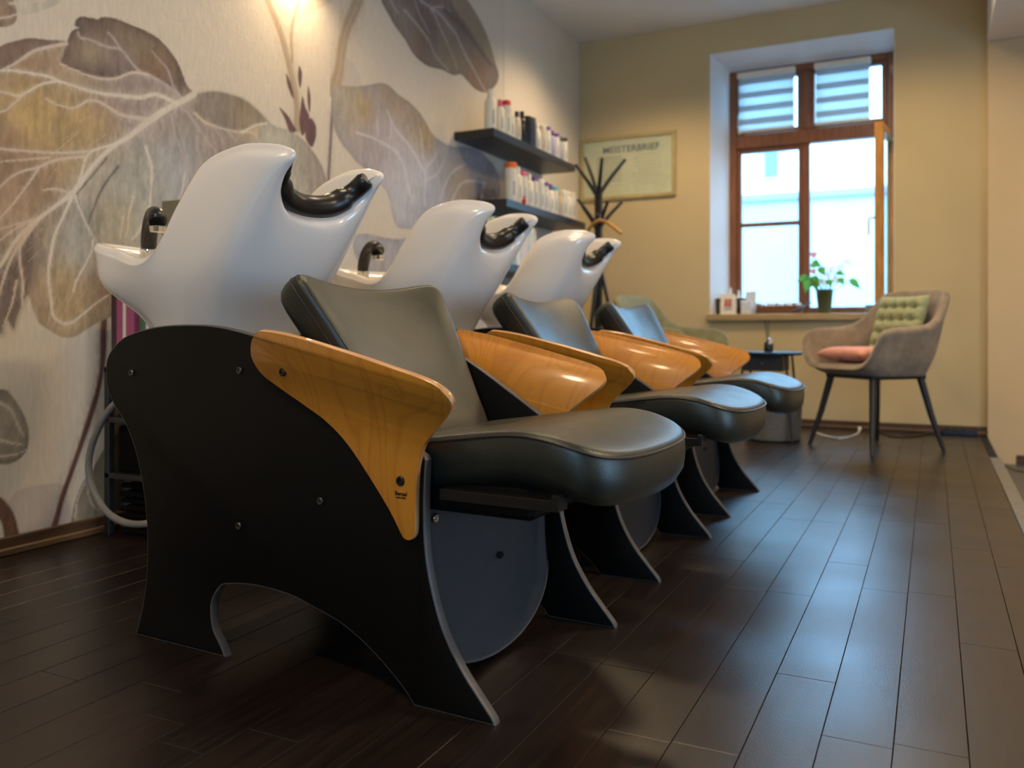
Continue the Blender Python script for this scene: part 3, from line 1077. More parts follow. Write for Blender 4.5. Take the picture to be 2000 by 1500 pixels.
ARM = [(-.519, .623), (-.515, .645), (-.495, .668), (-.471, .679), (-.452, .682), (-.375, .671), (-.247, .642), (-.152, .618), (-.084, .600), (-.052, .585), (-.039, .566), (-.046, .55), (-.066, .531), (-.094, .508), (-.117, .487), (-.131, .466),
       (-.14, .435), (-.144, .388), (-.145, .337), (-.147, .314), (-.155, .304), (-.168, .304), (-.177, .314), (-.201, .351), (-.246, .407), (-.296, .463), (-.348, .506), (-.4, .536), (-.453, .565), (-.502, .595)]
ARM_A = np.array((-.471, .679))
_d = np.array((.411, -.0875))
ARM_D = _d / np.linalg.norm(_d)
ARM_N = np.array((ARM_D[1], -ARM_D[0]))


def arm_off(s, z):
    q = max(0.0, float(np.dot(np.array((s, z)) - ARM_A, ARM_N)))
    return 0.062 * max(0.0, 1 - q / .16) ** 2


def armrest(side, parent):
    bm = bmesh.new()
    pts = cr(ARM, 4, True)
    vs = [bm.verts.new((p[0], 0, p[1])) for p in pts]
    bm.faces.new(vs)
    nrm = Vector((ARM_N[0], 0, ARM_N[1]))
    for k in range(1, 42):
        co = Vector((ARM_A[0], 0, ARM_A[1])) + nrm * (k * .006)
        bmesh.ops.bisect_plane(bm, geom=bm.verts[:] + bm.edges[:] + bm.faces[:], plane_co=co, plane_no=nrm, dist=1e-5)
    for v in bm.verts:
        v.co.y = side * (HW + .001 + arm_off(v.co.x, v.co.z))
    # outer skin, then an offset inner skin, joined along the rim
    bmesh.ops.recalc_face_normals(bm, faces=bm.faces)
    me = bpy.data.meshes.new('armrest')
    bm.to_mesh(me)
    bm.free()
    me.materials.append(M['veneer'])
    me.materials.append(M['ply_edge'])
    o = bpy.data.objects.new('armrest', me)
    link(o, parent)
    fix(me, True)
    # make sure the normals point outwards (away from the seat)
    if sum(p.normal.y * p.area for p in me.polygons) * side < 0:
        me.flip_normals()
    sm = o.modifiers.new('plywood', 'SOLIDIFY')
    sm.thickness = 0.012
    sm.offset = 1.0
    sm.use_even_offset = True
    sm.material_offset_rim = 1
    bv = o.modifiers.new('round', 'BEVEL')
    bv.width = 0.0016
    bv.segments = 2
    bv.limit_method = 'ANGLE'
    bv.angle_limit = R(50)
    return o


def seat_profile(s):
    xs = [-.32, -.20, -.144, -.07, .03, .08, .13, .176, .21, .24]
    zs = [.452, .468, .476, .487, .500, .498, .487, .470, .457, .450]
    return float(np.interp(s, xs, zs))


def smooth_seat(s):
    return sum(seat_profile(s + d) for d in (-.03, -.015, 0, .015, .03)) / 5


RIM = [(-.678, 0, .968), (-.670, .088, .982), (-.640, .132, 1.028), (-.574, .150, 1.066), (-.588, .160, 1.083), (-.640, .174, 1.092), (-.705, .187, 1.090), (-.795, .199, 1.058), (-.865, .208, .972), (-.925, .218, .875), (-.985, .220, .850), (-1.07, .212, .873), (-1.175, .190, .898), (-1.195, 0, .897)]
UND = [(-.650, 0, .920), (-.646, .084, .932), (-.629, .132, .970), (-.603, .162, 1.010), (-.620, .186, 1.024), (-.660, .200, 1.026), (-.708, .208, 1.028), (-.795, .216, .985), (-.87, .222, .915), (-.935, .228, .845), (-.99, .229, .825), (-1.075, .222, .845), (-1.185, .196, .868), (-1.205, 0, .866)]
MID = [(-.684, 0, .828), (-.686, .070, .830), (-.692, .118, .838), (-.703, .154, .848), (-.719, .182, .850), (-.738, .195, .850), (-.775, .205, .845), (-.83, .210, .832), (-.885, .212, .812), (-.94, .212, .79), (-.995, .211, .782), (-1.08, .208, .785), (-1.172, .190, .795), (-1.190, 0, .795)]
LOW = [(-.762, 0, .70), (-.764, .045, .70), (-.770, .085, .70), (-.782, .118, .70), (-.795, .137, .70), (-.812, .15, .70), (-.837, .16, .70), (-.868, .167, .70), (-.90, .17, .70), (-.94, .17, .70), (-.985, .168, .70), (-1.03, .158, .70), (-1.085, .122, .70), (-1.10, 0, .70)]
CEN = np.array((-.93, 0.0))


def basin_rings():
    rim, und, mid, low = (np.array(a) for a in (RIM, UND, MID, LOW))
    bot = low.copy()
    bot[:, :2] = CEN + (low[:, :2] - CEN) * .78
    bot[:, 2] = .60

    def inward(a, d, dz):
        b = a.copy()
        v = CEN - a[:, :2]
        L = np.linalg.norm(v, axis=1, keepdims=True)
        b[:, :2] = a[:, :2] + v / L * d
        b[:, 2] = a[:, 2] + dz
        return b
    lipo = (rim + und * .0)
    lipo = inward(rim, -.010, -.014)
    i1 = inward(rim, .020, -.008)
    i2 = inward(.6 * rim + .4 * und, .045, -.012)
    i3 = inward(.35 * und + .65 * mid, .055, -.01)
    i4 = low.copy()
    i4[:, :2] = CEN + (mid[:, :2] - CEN) * .68
    i4[:, 2] = .76
    i5 = i4.copy()
    i5[:, :2] = CEN + (i4[:, :2] - CEN) * .4
    i5[:, 2] = .735
    rings = [bot, low, mid, und, lipo, rim, i1, i2, i3, i4, i5]

    def full(a):
        h = [tuple(p) for p in a]
        return h + [(p[0], -p[1], p[2]) for p in reversed(h[1:-1])]
    return [cr(full(a), 10, True) for a in rings]


def make_basin(parent):
    rings = basin_rings()
    n = len(rings[0])
    # interpolate across rings too
    stack = np.array(rings)
    dense = np.array([cr(stack[:, k, :], 6) for k in range(n)]).transpose(1, 0, 2)
    # soften the glaze below the lip so side and front flow into each other
    for r in range(4, 24):
        for _ in range(int(np.interp(r, [4, 8, 15, 18, 21, 23], [6, 16, 16, 8, 3, 1]))):
            dense[r] = .5 * dense[r] + .25 * np.roll(dense[r], 1, 0) + .25 * np.roll(dense[r], -1, 0)
    L = len(dense)
    verts = dense.reshape(-1, 3)
    faces = []
    for i in range(L - 1):
        for k in range(n):
            a, b = i * n + k, i * n + (k + 1) % n
            faces.append((a, b, b + n, a + n))
    verts = np.vstack([verts, dense[0].mean(0), dense[-1].mean(0)])
    for k in range(n):
        faces.append((L * n, k, (k + 1) % n))
        faces.append((L * n + 1, (L - 1) * n + k, (L - 1) * n + (k + 1) % n))
    o = mesh('basin', verts, faces, M['ceramic'], parent, True)
    o['label'] = 'white glazed ceramic basin with two raised horns'
    # neck rest lying in the notch
    h = [(-.598, .142, 1.056), (-.634, .134, 1.026), (-.664, .094, .992), (-.676, .046, .979), (-.680, 0, .975)]
    path = [(s, -t, z) for s, t, z in h] + list(reversed(h[:-1]))
    P = cr([(p[0], p[1] * .96, p[2] + .002) for p in path], 6)
    m = len(P)
    rad = []
    for i in range(m):
        x = abs(i / (m - 1) - .5) * 2
        rad.append(.030 if x < .64 else (.030 - .007 * min(1, (x - .64) / .03)))
    rad[0] = .010
    rad[1], rad[2], rad[3] = .013, .016, .019
    rad[-1] = .019
    v, f = tube_data(P, rad, 16, False, 1.0, (1, 0, 0))
    nr = mesh('neck_rest', v, f, M['rubber'], o, True, None, 60)
    nr['label'] = 'soft black neck rest in the basin notch'
    return o


def make_wash_unit():
    root = empty('wash_unit')
    outline = panel_outline()
    for side in (-1, 1):
        t0, t1 = side * HW, side * (HW - .02)
        p = prism('side_panel', outline, lambda u, v, t: (u, t, v), t0, t1, M['black_lam'], root, .003, M['lam_edge'])
        p['label'] = 'black laminated side panel with curved legs'
        for s, z in ((-.928, .585), (-.593, .598), (-.595, .278), (-.377, .35)):
            bolt('bolt', s, side * HW, z, side, p, M['bolt'])
        a = armrest(side, root)
        a['label'] = 'curved beech plywood armrest'
        for s, z in ((-.443, .600), (-.177, .408)):
            bolt('bolt', s, side * (HW + .0135 + arm_off(s, z)), z, side, a, M['bolt_dark'], .009)
        # maker's stamp
        for txt, size, zz in (('Bensal', .0105, .3815), ('made in Italy', .0040, .3765)):
            text_mesh('maker_stamp', txt, size, M['bolt_dark'], a, (-.176, side * (HW + .0134), zz), (R(90), 0, 0 if side < 0 else R(180)), .0002, .0003)
    # seat
    half = [(-.305, 0), (-.305, .12), (-.295, .19), (-.25, .232), (-.16, .250), (-.05, .256), (.04, .260), (.11, .258), (.16, .243), (.193, .20), (.212, .12), (.218, 0)]
    O = [(a, b) for a, b in half] + [(a, -b) for a, b in reversed(half[1:-1])]
    out = cr(O, 5, True)

    def smap(x, y, d, s):
        z = smooth_seat(x)
        nose = max(0.0, min(1.0, (x - .02) / .15))
        if d < 0:
            d = d * (1 + .12 * nose)
        crown = .002 * (1 - s * s) if d > 0 else 0.0
        return (x, y, z + d + crown)
    seat = cushion('seat', out, [(.72, -.098), (.86, -.092), (.95, -.078), (1.0, -.055), (1.012, -.03), (1.008, -.010), (1.0, 0.0), (.985, .006), (.955, .008), (.88, .007), (.7, .004), (.45, .002), (.2, .001)], smap, M['leather'], root, (-.04, 0))
    pp = [smap(-.04 + (p[0] + .04) * 1.005, p[1] * 1.005, -.0005, 1) for p in out]
    tube('piping', pp, .0028, M['leather_side'], seat, 6, True)
    box('seat_frame', (-.29, -.235, .345), (.06, .235, .41), M['black_lam'], root, .01)
    # steel slide rails under the seat, one each side
    for side in (-1, 1):
        bm = bmesh.new()
        bm_box(bm, (-.12, side * .232, .372), (.118, side * .258, .392), .001)
        bm_box(bm, (.108, side * .226, .374), (.122, side * .262, .402), .001)
        bm_o = bm_obj('slide_rail', bm, M['bolt_dark'], root)
    # backrest
    hb = [(0, 0), (.10, 0), (.150, .004), (.172, .03), (.19, .11), (.213, .21), (.238, .31), (.254, .38), (.252, .410), (.225, .424), (.12, .420), (0, .416)]
    ob = cr(mirror2(hb), 4, True)
    U = np.array((-.563, 0, .826))
    N = np.array((.826, 0, .563))
    B0 = np.array((-.245, 0, .445))

    def bmap(x, y, d, s):
        a = x / .25
        lean = -.05 * max(0, y / .42 - .55) ** 2
        off = .034 * a * a * (0.35 + .65 * y / .42) + d + lean - .012
        p = B0 + U * y + N * off
        return (p[0], x, p[2])
    back = cushion('backrest', ob, [(.5, -.082), (.8, -.082), (.90, -.080), (.955, -.072), (.985, -.060), (1.0, -.042), (1.003, -.026), (.998, -.012), (.985, -.002), (.965, .004), (.93, .006), (.75, .004), (.5, .003), (.25, .003)], bmap, M['leather'], root, (0, .22))
    for sc_, dd in ((.992, -.0065), (1.003, -.022)):
        c = np.array((0, .22))
        tube('stitched_seam', [bmap(*(c + (p - c) * sc_), dd, 1) for p in ob], .0016, M['leather_side'], back, 6, True)
    # kick plate: hanging tongue between the front legs
    kp = [(-.262, .40), (-.262, .14)] + [(-.262 * math.cos(a), .142 - .128 * math.sin(a)) for a in np.linspace(.06, math.pi - .06, 30)] + [(.262, .14), (.262, .40)]
    bmk = bmesh.new()
    vs = [bmk.verts.new((0, a, b)) for a, b in kp]
    bmk.faces.new(vs)
    for k in range(1, 16):
        bmesh.ops.bisect_plane(bmk, geom=bmk.verts[:] + bmk.edges[:] + bmk.faces[:], plane_co=(0, 0, k * .026), plane_no=(0, 0, 1), dist=1e-5)
    for v in bmk.verts:
        z = v.co.z
        v.co.x = -.165 + .035 * ((.26 - z) / .26) ** 2
    r = bmesh.ops.extrude_face_region(bmk, geom=bmk.faces[:])
    for v in [q for q in r['geom'] if isinstance(q, bmesh.types.BMVert)]:
        v.co.x -= .008
    kick = bm_obj('kick_plate', bmk, M['kick'], root, True, 40)
    eb = [(-.262 * math.cos(a), .142 - .128 * math.sin(a)) for a in np.linspace(.06, math.pi - .06, 40)]
    tube('edge_band', [(-.169 + .035 * ((.26 - z) / .26) ** 2, y, z) for y, z in eb], .0046, M['lam_edge'], kick, 6)
    kick['label'] = 'dark grey curved kick plate below the seat'
    bolt('bolt', -.160, -.212, .326, 's', kick, M['chrome'], .009)
    bolt('bolt', -.160, .212, .326, 's', kick, M['chrome'], .009)
    bolt('bolt', -.157, .035, .200, 's', kick, M['bolt_dark'], .008)
    # hidden black panels added to make the inside dark; the basin rests there
    box('dark_cross_panel', (-.86, -.265, .22), (-.842, .265, .66), M['black_lam'], root, .002)
    box('dark_cross_panel', (-.46, -.265, .20), (-.442, .265, .60), M['black_lam'], root, .002)
    box('basin_tray', (-.85, -.264, .585), (-.45, .264, .603), M['black_lam'], root, .002)
    box('top_cover', (-.66, -.264, .625), (-.50, .264, .640), M['black_lam'], root, .004)
    make_basin(root)
    # hand shower hooked over the back of the basin
    hs = empty('hand_shower')
    hs.parent = root
    hs.location = (-1.125, -.085, .868)
    hs.rotation_euler = (0, 0, math.atan2(-.48, .88))
    P = cr([(0, 0, .018), (.006, 0, .045), (.030, 0, .080), (.070, 0, .100), (.108, 0, .094), (.124, 0, .076)], 6)
    tube('handle', P, np.interp(np.linspace(0, 1, len(P)), [0, .3, .75, .95, 1], [.019, .0205, .020, .0245, .021]), M['black_plastic'], hs, 16)
    lathe('collar', [(.020, 0), (.0215, .003), (.0215, .02), (.0195, .022)], M['chrome'], hs, 20, (0, 0, -.002))
    lathe('spray_ring', [(.016, .0), (.019, .002), (.021, .014), (.019, .016)], M['chrome'], hs, 20, (.126, 0, .050))
    lathe('mount', [(.03, -.03), (.03, -.012), (.022, -.004), (.018, 0)], M['chrome'], hs, 20)
    # trap and valve under the basin
    pv = empty('drain_valve')
    pv.parent = root
    lathe('pipe', [(.012, .0), (.012, .60)], M['bolt'], pv, 14, (-.50, .02, .0))
    tube('valve_arm', [(-.50, .02, .105), (-.525, .0, .145), (-.54, -.01, .165)], .007, M['bolt'], pv, 10)
    lathe('valve_body', [(.0, .07), (.02, .075), (.021, .10), (.013, .112), (.012, .13)], M['bolt'], pv, 16, (-.50, .02, 0))
    lathe('valve_knob', [(.0, -.012), (.018, -.01), (.02, .01), (0, .014)], M['black_plastic'], pv, 14, (-.545, -.012, .172))
    return root


unit = make_wash_unit()
UNITS = [(1.85, 1.588, -2.5, 'nearest wash chair with white basin, grey leatherette seat and beech plywood arms'),
         (1.857, 2.523, -1.0, 'middle wash chair of the row, between the nearest and the farthest'),
         (1.853, 3.423, -.5, 'farthest wash chair of the row, beside the side table')]
for i, (x, y, a, lab) in enumerate(UNITS):
    u = unit if i == 0 else copy_tree(unit)
    u.location = (x, y, 0)
    u.rotation_euler = (0, 0, R(a))
    tag(u, lab, 'wash chair', 'shampoo wash chairs standing in a row')

# ---------------------------------------------------------------- window in the back wall


def translucent(name, col, t=0.6):
    m = bpy.data.materials.new(name)
    m.use_nodes = True
    n, l = m.node_tree.nodes, m.node_tree.links
    b = n['Principled BSDF']
    b.inputs['Base Color'].default_value = (*col, 1)
    b.inputs['Roughness'].default_value = .8
    tr = n.new('ShaderNodeBsdfTranslucent')
    no = noise(n, l, 300, 2)
    r = ramp(n, [(.2, tuple(c * .92 for c in col)), (.8, col)])
    l.new(no.outputs[0], r.inputs[0])
    l.new(r.outputs[0], tr.inputs[0])
    l.new(r.outputs[0], b.inputs['Base Color'])
    mx = n.new('ShaderNodeMixShader')
    mx.inputs[0].default_value = t
    l.new(b.outputs[0], mx.inputs[1])
    l.new(tr.outputs[0], mx.inputs[2])
    l.new(mx.outputs[0], n['Material Output'].inputs[0])
    return m


M['blind_white'] = translucent('sheer_blind_band', (.80, .84, .86), .75)
M['blind_grey'] = translucent('dense_blind_band', (.55, .57, .58), .45)
M['leaf_green'] = translucent('plant_leaf', (.13, .33, .06), .35)
M['spathe_pink'] = translucent('pink_spathe', (.80, .33, .33), .35)
M['spathe_white'] = translucent('white_spathe', (.85, .86, .85), .35)

win = empty('window_1', (0, 0, 0))
tag(win, 'brown wooden window with striped blinds and one open sash', kind='structure')
D0, D1 = FY, FY + .07


def wbar(name, x0, x1, z0, z1, y0=D0, y1=D1, mat='frame_wood', parent=None, bev=.006):
    return box(name, (x0, y0, z0), (x1, y1, z1), M[mat], parent or win, bev)


wbar('jamb', 1.14, 1.195, .80, 2.635)
wbar('jamb', 2.235, 2.288, .80, 2.635)
wbar('head_rail', 1.195, 2.235, 2.585, 2.635)
wbar('bottom_rail', 1.195, 2.235, .80, .85)
wbar('transom', 1.195, 2.235, 2.045, 2.15, D0 - .012, D1)
wbar('mullion', 1.665, 1.72, .85, 2.045)
wbar('mullion', 1.665, 1.72, 2.15, 2.585)
# fixed left sash with a glazing bar
ls = wbar('sash', 1.195, 1.228, .85, 2.045, D0 + .01, D1 - .01)
for a in ((1.638, 1.665, .85, 2.045), (1.228, 1.638, .85, .885), (1.228, 1.638, 2.012, 2.045)):
    wbar('sash_rail', *a, D0 + .01, D1 - .01, 'frame_wood', ls, .004)
wbar('glazing_bar', 1.228, 1.638, 1.458, 1.490, D0 + .015, D1 - .015, 'frame_wood', ls, .004)
box('pane', (1.228, D0 + .033, .885), (1.638, D0 + .037, 1.458), M['glass'], ls, 0)
box('pane', (1.228, D0 + .033, 1.490), (1.638, D0 + .037, 2.012), M['glass'], ls, 0)
for x0, x1 in ((1.195, 1.665), (1.72, 2.235)):
    us = wbar('upper_sash', x0, x0 + .035, 2.15, 2.585, D0 + .01, D1 - .01)
    for a in ((x1 - .035, x1, 2.15, 2.585), (x0 + .035, x1 - .035, 2.15, 2.18), (x0 + .035, x1 - .035, 2.555, 2.585)):
        wbar('sash_rail', *a, D0 + .01, D1 - .01, 'frame_wood', us, .004)
    box('pane', (x0 + .035, D0 + .033, 2.18), (x1 - .035, D0 + .037, 2.555), M['glass'], us, 0)
# window handle on the left jamb
hd = box('handle', (1.205, D0 - .022, 2.17), (1.222, D0 - .01, 2.30), M['white_plastic'], win, .004)
box('handle_plate', (1.203, D0 - .012, 2.16), (1.224, D0 + .010, 2.21), M['white_plastic'], hd, .003)
# open right casement, swung into the room
cs = empty('open_casement', (2.262, FY - .005, 0), R(-97))
cs.parent = win
W_ = .50
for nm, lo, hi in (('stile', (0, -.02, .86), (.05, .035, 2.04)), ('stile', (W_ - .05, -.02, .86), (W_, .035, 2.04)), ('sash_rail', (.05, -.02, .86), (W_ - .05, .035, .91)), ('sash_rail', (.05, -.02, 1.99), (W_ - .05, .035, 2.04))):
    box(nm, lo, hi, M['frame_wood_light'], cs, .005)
box('pane', (.05, .005, .91), (W_ - .05, .009, 1.99), M['glass'], cs, 0)
tube('handle', [(W_ - .025, -.02, 1.42), (W_ - .025, -.055, 1.42), (W_ - .03, -.06, 1.40), (W_ - .03, -.06, 1.31)], .009, M['white_plastic'], cs, 8)

sill = tag(box('trim_2', (1.02, YB - .045, .752), (WX1, FY + .01, .800), M['sill'], bev=.006, seg=2), 'oak window sill board', kind='structure')

# zebra roller blinds on the two upper lights
for bx0, bx1, lab in ((1.215, 1.615, 'striped grey and white roller blind over the left upper window light'), (1.765, 2.125, 'striped grey and white roller blind over the right upper window light')):
    rb = empty('roller_blind', ((bx0 + bx1) / 2, D0 - .03, 2.16))
    tag(rb, lab, 'roller blind', 'striped roller blinds')
    hw_ = (bx1 - bx0) / 2
    box('cassette', (-hw_ - .01, -.022, .405), (hw_ + .01, .02, .45), M['white_plastic'], rb, .008, 2)
    z = .405
    k = 0
    while z > .03:
        h = .050
        box('fabric_band', (-hw_, -.001, max(z - h, .02)), (hw_, .001, z - .001), M['blind_grey' if k % 2 == 0 else 'blind_white'], rb, 0)
        z -= h
        k += 1
    box('bottom_bar', (-hw_ - .004, -.006, .0), (hw_ + .004, .006, .02), M['white_plastic'], rb, .003)
    tube('pull_cord', [(hw_ + .006, -.012, .42), (hw_ + .008, -.012, .25), (hw_ + .006, -.012, .04)], .0022, M['white_plastic'], rb, 6)

# ---------------------------------------------------------------- outside
street = tag(box('ground_street', (-12, YB + TH + .02, -1.2), (16, 30, -1.0), M['street'], bev=0), 'pale street outside the window', kind='structure')
FA = 11.0
fac = empty('facade_building', (2, FA, -1.0))
tag(fac, 'pale plastered house across the street with narrow windows', 'building')
box('wall', (-12, 0, 0), (12, 1.0, 7.2), M['facade_upper'], fac, 0)
box('ledge', (-12, -.12, 3.28), (12, .0, 3.38), M['facade_band'], fac, .02)
box('plinth_wall', (-12, -.05, 0), (12, .0, 3.28), M['facade'], fac, 0)
box('eaves', (-12, -.4, 7.2), (12, 1.0, 7.4), M['facade_trim'], fac, .02)
for wx in (-8.6, -5.6, -3.4, -1.28, 1.6, 3.8, 6.6):
    f = box('window', (wx - .17, -.05, 3.55), (wx + .17, .01, 4.45), M['facade_trim'], fac, .01)
    box('pane', (wx - .07, -.07, 3.60), (wx + .07, -.045, 3.96), M['facade_glass'], f, .004)
    box('pane', (wx - .07, -.07, 4.0), (wx + .07, -.045, 4.38), M['facade_glass'], f, .004)

# ---------------------------------------------------------------- things on the sill
SZ = .800


def basket(name, x0, x1, y0, y1, h, mat, label, cat):
    root = empty(name, ((x0 + x1) / 2, (y0 + y1) / 2, SZ))
    tag(root, label, cat)
    a, b = (x1 - x0) / 2, (y1 - y0) / 2
    n = 6
    for k in range(n):
        s = .88 + .12 * k / (n - 1)
        P = cr([(a * s, b * s * .5, 0), (a * s, -b * s * .5, 0), (a * s * .8, -b * s, 0), (-a * s * .8, -b * s, 0), (-a * s, -b * s * .5, 0), (-a * s, b * s * .5, 0), (-a * s * .8, b * s, 0), (a * s * .8, b * s, 0)], 4, True)
        P[:, 2] = h * (k + .5) / n
        tube('woven_band', P, h / n * .62, mat, root, 6, True)
    box('bottom', (-a * .85, -b * .85, 0), (a * .85, b * .85, .008), mat, root, .002)
    return root


M['wicker'] = simple('brown_wicker', (.20, .085, .035), .7, .35, 60, .6, 160)
M['wicker_dark'] = simple('dark_wicker', (.075, .045, .03), .7, .4, 60, .6, 160)
basket('wicker_tray', 1.37, 1.69, 6.37, 6.50, .06, M['wicker'], 'long brown wicker tray on the window sill', 'tray')
M['foil'] = simple('crumpled_foil_paper', (.72, .74, .76), .35, .1, 40, .6, 60)
random.seed(9)
for k in range(5):
    v, f = [], []
    bm = bmesh.new()
    bmesh.ops.create_icosphere(bm, subdivisions=2, radius=.026)
    for q in bm.verts:
        q.co *= 1 + random.uniform(-.18, .18)
        q.co.z *= 1.1
    o = bm_obj('wrapped_soap', bm, M['foil'])
    o.location = (1.41 + k * .06, 6.435 + random.uniform(-.012, .012), SZ + .058)
    tag(o, ['crumpled pale wrapped soap at the left end of the wicker tray', 'second wrapped soap from the left in the wicker tray', 'middle wrapped soap in the wicker tray', 'fourth wrapped soap from the left in the wicker tray', 'wrapped soap at the right end of the tray nearest the plant'][k], 'soap', 'wrapped soaps in the wicker tray')
basket('wicker_basket', 1.06, 1.27, 6.40, 6.52, .12, M['wicker_dark'], 'dark wicker basket at the left end of the sill', 'basket')
for k, (x, h) in enumerate(((1.10, .16), (1.165, .19), (1.225, .17))):
    o = lathe('sample_tube', [(.014, 0), (.016, .01), (.016, h * .7), (.008, h * .78), (.008, h)], M['white_plastic'], None, 14)
    o.location = (x, 6.46, SZ + .01)
    tag(o, ['short white tube standing left in the dark sill basket', 'tall white tube in the middle of the dark sill basket', 'white tube standing right in the dark sill basket'][k], 'tube', 'tubes in the sill basket')
# white pouch with a red emblem
M['emblem'] = simple('red_print', (.62, .13, .09), .6, .1, 40)
po = empty('paper_pouch', (1.175, 6.345, SZ))
tag(po, 'small white pouch with a red square emblem on the sill', 'pouch')
O = [(-.055, 0), (.055, 0), (.057, .06), (.054, .13), (.04, .15), (-.04, .15), (-.054, .13), (-.057, .06)]
vs = [(a, -.022 * (1 - (b / .15) ** 2), b) for a, b in O] + [(a, .022 * (1 - (b / .15) ** 2) + .002, b) for a, b in O]
n_ = len(O)
mesh('bag', vs, [tuple(range(n_)), tuple(range(2 * n_ - 1, n_ - 1, -1))] + [(i, (i + 1) % n_, n_ + (i + 1) % n_, n_ + i) for i in range(n_)], M['white_plastic'], po, False)
for q in range(3):
    for w in range(2):
        e = box('emblem', (-.026 + w * .028, -.0215 + .008 * (q / 2), .055 + q * .020), (-.002 + w * .028, -.0195 + .008 * (q / 2), .071 + q * .020), M['emblem'], po, 0)
box('print_line', (-.03, -.0225, .035), (.03, -.0215, .041), M['facade_band'], po, 0)
# white tissue packs
for k, (x, y, h, a) in enumerate(((1.318, 6.45, .17, 8), (1.30, 6.37, .10, -12))):
    bm = bmesh.new()
    bm_box(bm, (-.035, -.025, 0), (.035, .025, h), .008, 0, 2)
    bmesh.ops.subdivide_edges(bm, edges=bm.edges[:], cuts=2)
    random.seed(k + 3)
    for q in bm.verts:
        if q.co.z > .01:
            q.co += Vector((random.uniform(-.004, .004), random.uniform(-.004, .004), random.uniform(-.003, .003)))
    o = bm_obj('tissue_pack', bm, M['foil'])
    o.location = (x, y, SZ)
    o.rotation_euler = (0, 0, R(a))
    tag(o, ['tall crumpled white pack beside the sill basket', 'low crumpled white pack left of the wicker tray'][k], 'pack', 'crumpled packs on the sill')
o = tube('folded_fan', [(0, 0, 0), (.07, .0, .03), (.14, 0, .065)], [.010, .012, .007], M['black_plastic'], None, 8, False, .5)
o.location = (1.62, 6.345, SZ + .012)
tag(o, 'dark slim folded fan leaning between tray and plant pot', 'fan')
o = box('sill_box', (2.10, 6.42, SZ), (2.17, 6.50, SZ + .06), M['facade_band'], None, .004)
tag(o, 'small grey box at the right end of the sill', 'box')

# anthurium in a green pot
pt = empty('potted_anthurium', (1.835, 6.42, SZ))
tag(pt, 'anthurium with pink and white flowers in a tapered green pot', 'plant')
M['pot'] = simple('dark_green_glaze', (.075, .085, .03), .35, .15, 10)
M['soil'] = simple('potting_soil', (.03, .02, .014), .95, .3, 60)
lathe('pot', [(.0, 0), (.040, 0), (.043, .005), (.060, .165), (.063, .17), (.060, .172), (.055, .165), (.052, .15)], M['pot'], pt, 28)
lathe('soil', [(0, .15), (.053, .15)], M['soil'], pt, 20)


def leaf(name, base, tip, width, mat, parent, droop=.2):
    b, t = np.array(base, float), np.array(tip, float)
    d = t - b
    L = np.linalg.norm(d)
    side = np.cross(d, (0.15, -1, .3))
    side = side / np.linalg.norm(side)
    nrm = np.cross(side, d / L)
    vs, fs = [], []
    prof = [0.35, .85, 1.0, .86, .58, .28, .02]
    for i, w in enumerate(prof):
        u = i / (len(prof) - 1)
        c = b + d * u + nrm * (-droop * L * u * u)
        for k in (-1, -.5, 0, .5, 1):
            vs.append(c + side * width * w * k * .5 + nrm * (abs(k) * width * .12))
    m = 5
    for i in range(len(prof) - 1):
        for k in range(4):
            fs.append((i * m + k, i * m + k + 1, (i + 1) * m + k + 1, (i + 1) * m + k))
    return mesh(name, vs, fs, mat, parent, True)


LV = [((-.10, .0, .26), (-.13, -.02, .15), .075, 'leaf_green'), ((-.075, .02, .27), (-.05, -.03, .16), .07, 'leaf_green'), ((-.09, .02, .36), (-.02, -.02, .34), .07, 'leaf_green'), ((-.03, 0, .33), (.0, -.03, .27), .06, 'leaf_green'),
      ((-.12, 0, .27), (-.19, -.02, .23), .045, 'leaf_green'), ((.17, 0, .24), (.24, -.02, .17), .055, 'leaf_green'), ((.08, .01, .29), (.14, -.01, .27), .04, 'leaf_green'), ((.02, .0, .24), (.05, -.03, .19), .05, 'leaf_green'), ((.10, .0, .25), (.13, -.03, .2), .05, 'leaf_green'), ((-.04, .02, .22), (-.10, -.03, .20), .055, 'leaf_green'),
      ((.01, .02, .30), (.035, 0, .24), .06, 'spathe_white'), ((.07, .01, .26), (.09, -.02, .2), .055, 'spathe_white'), ((.04, .02, .33), (.06, 0, .28), .05, 'spathe_white'), ((.14, .02, .38), (.17, .0, .34), .04, 'spathe_white'), ((-.02, .02, .25), (.0, -.02, .19), .05, 'spathe_white'), ((.10, .0, .34), (.12, -.02, .29), .045, 'spathe_white'),
      ((-.075, .0, .44), (-.07, -.02, .39), .055, 'spathe_pink'), ((-.08, .0, .32), (-.07, -.02, .275), .05, 'spathe_pink')]
for (b_, t_, w_, mm_) in LV:
    leaf('flower' if 'spathe' in mm_ else 'leaf', b_, t_, w_, M[mm_], pt)
    P = cr([(b_[0] * .12, b_[1] * .2, .14), (b_[0] * .6, b_[1], b_[2] * .7 + .02), b_], 4)
    tube('stem', P, .0022, M['leaf_green'], pt, 5)

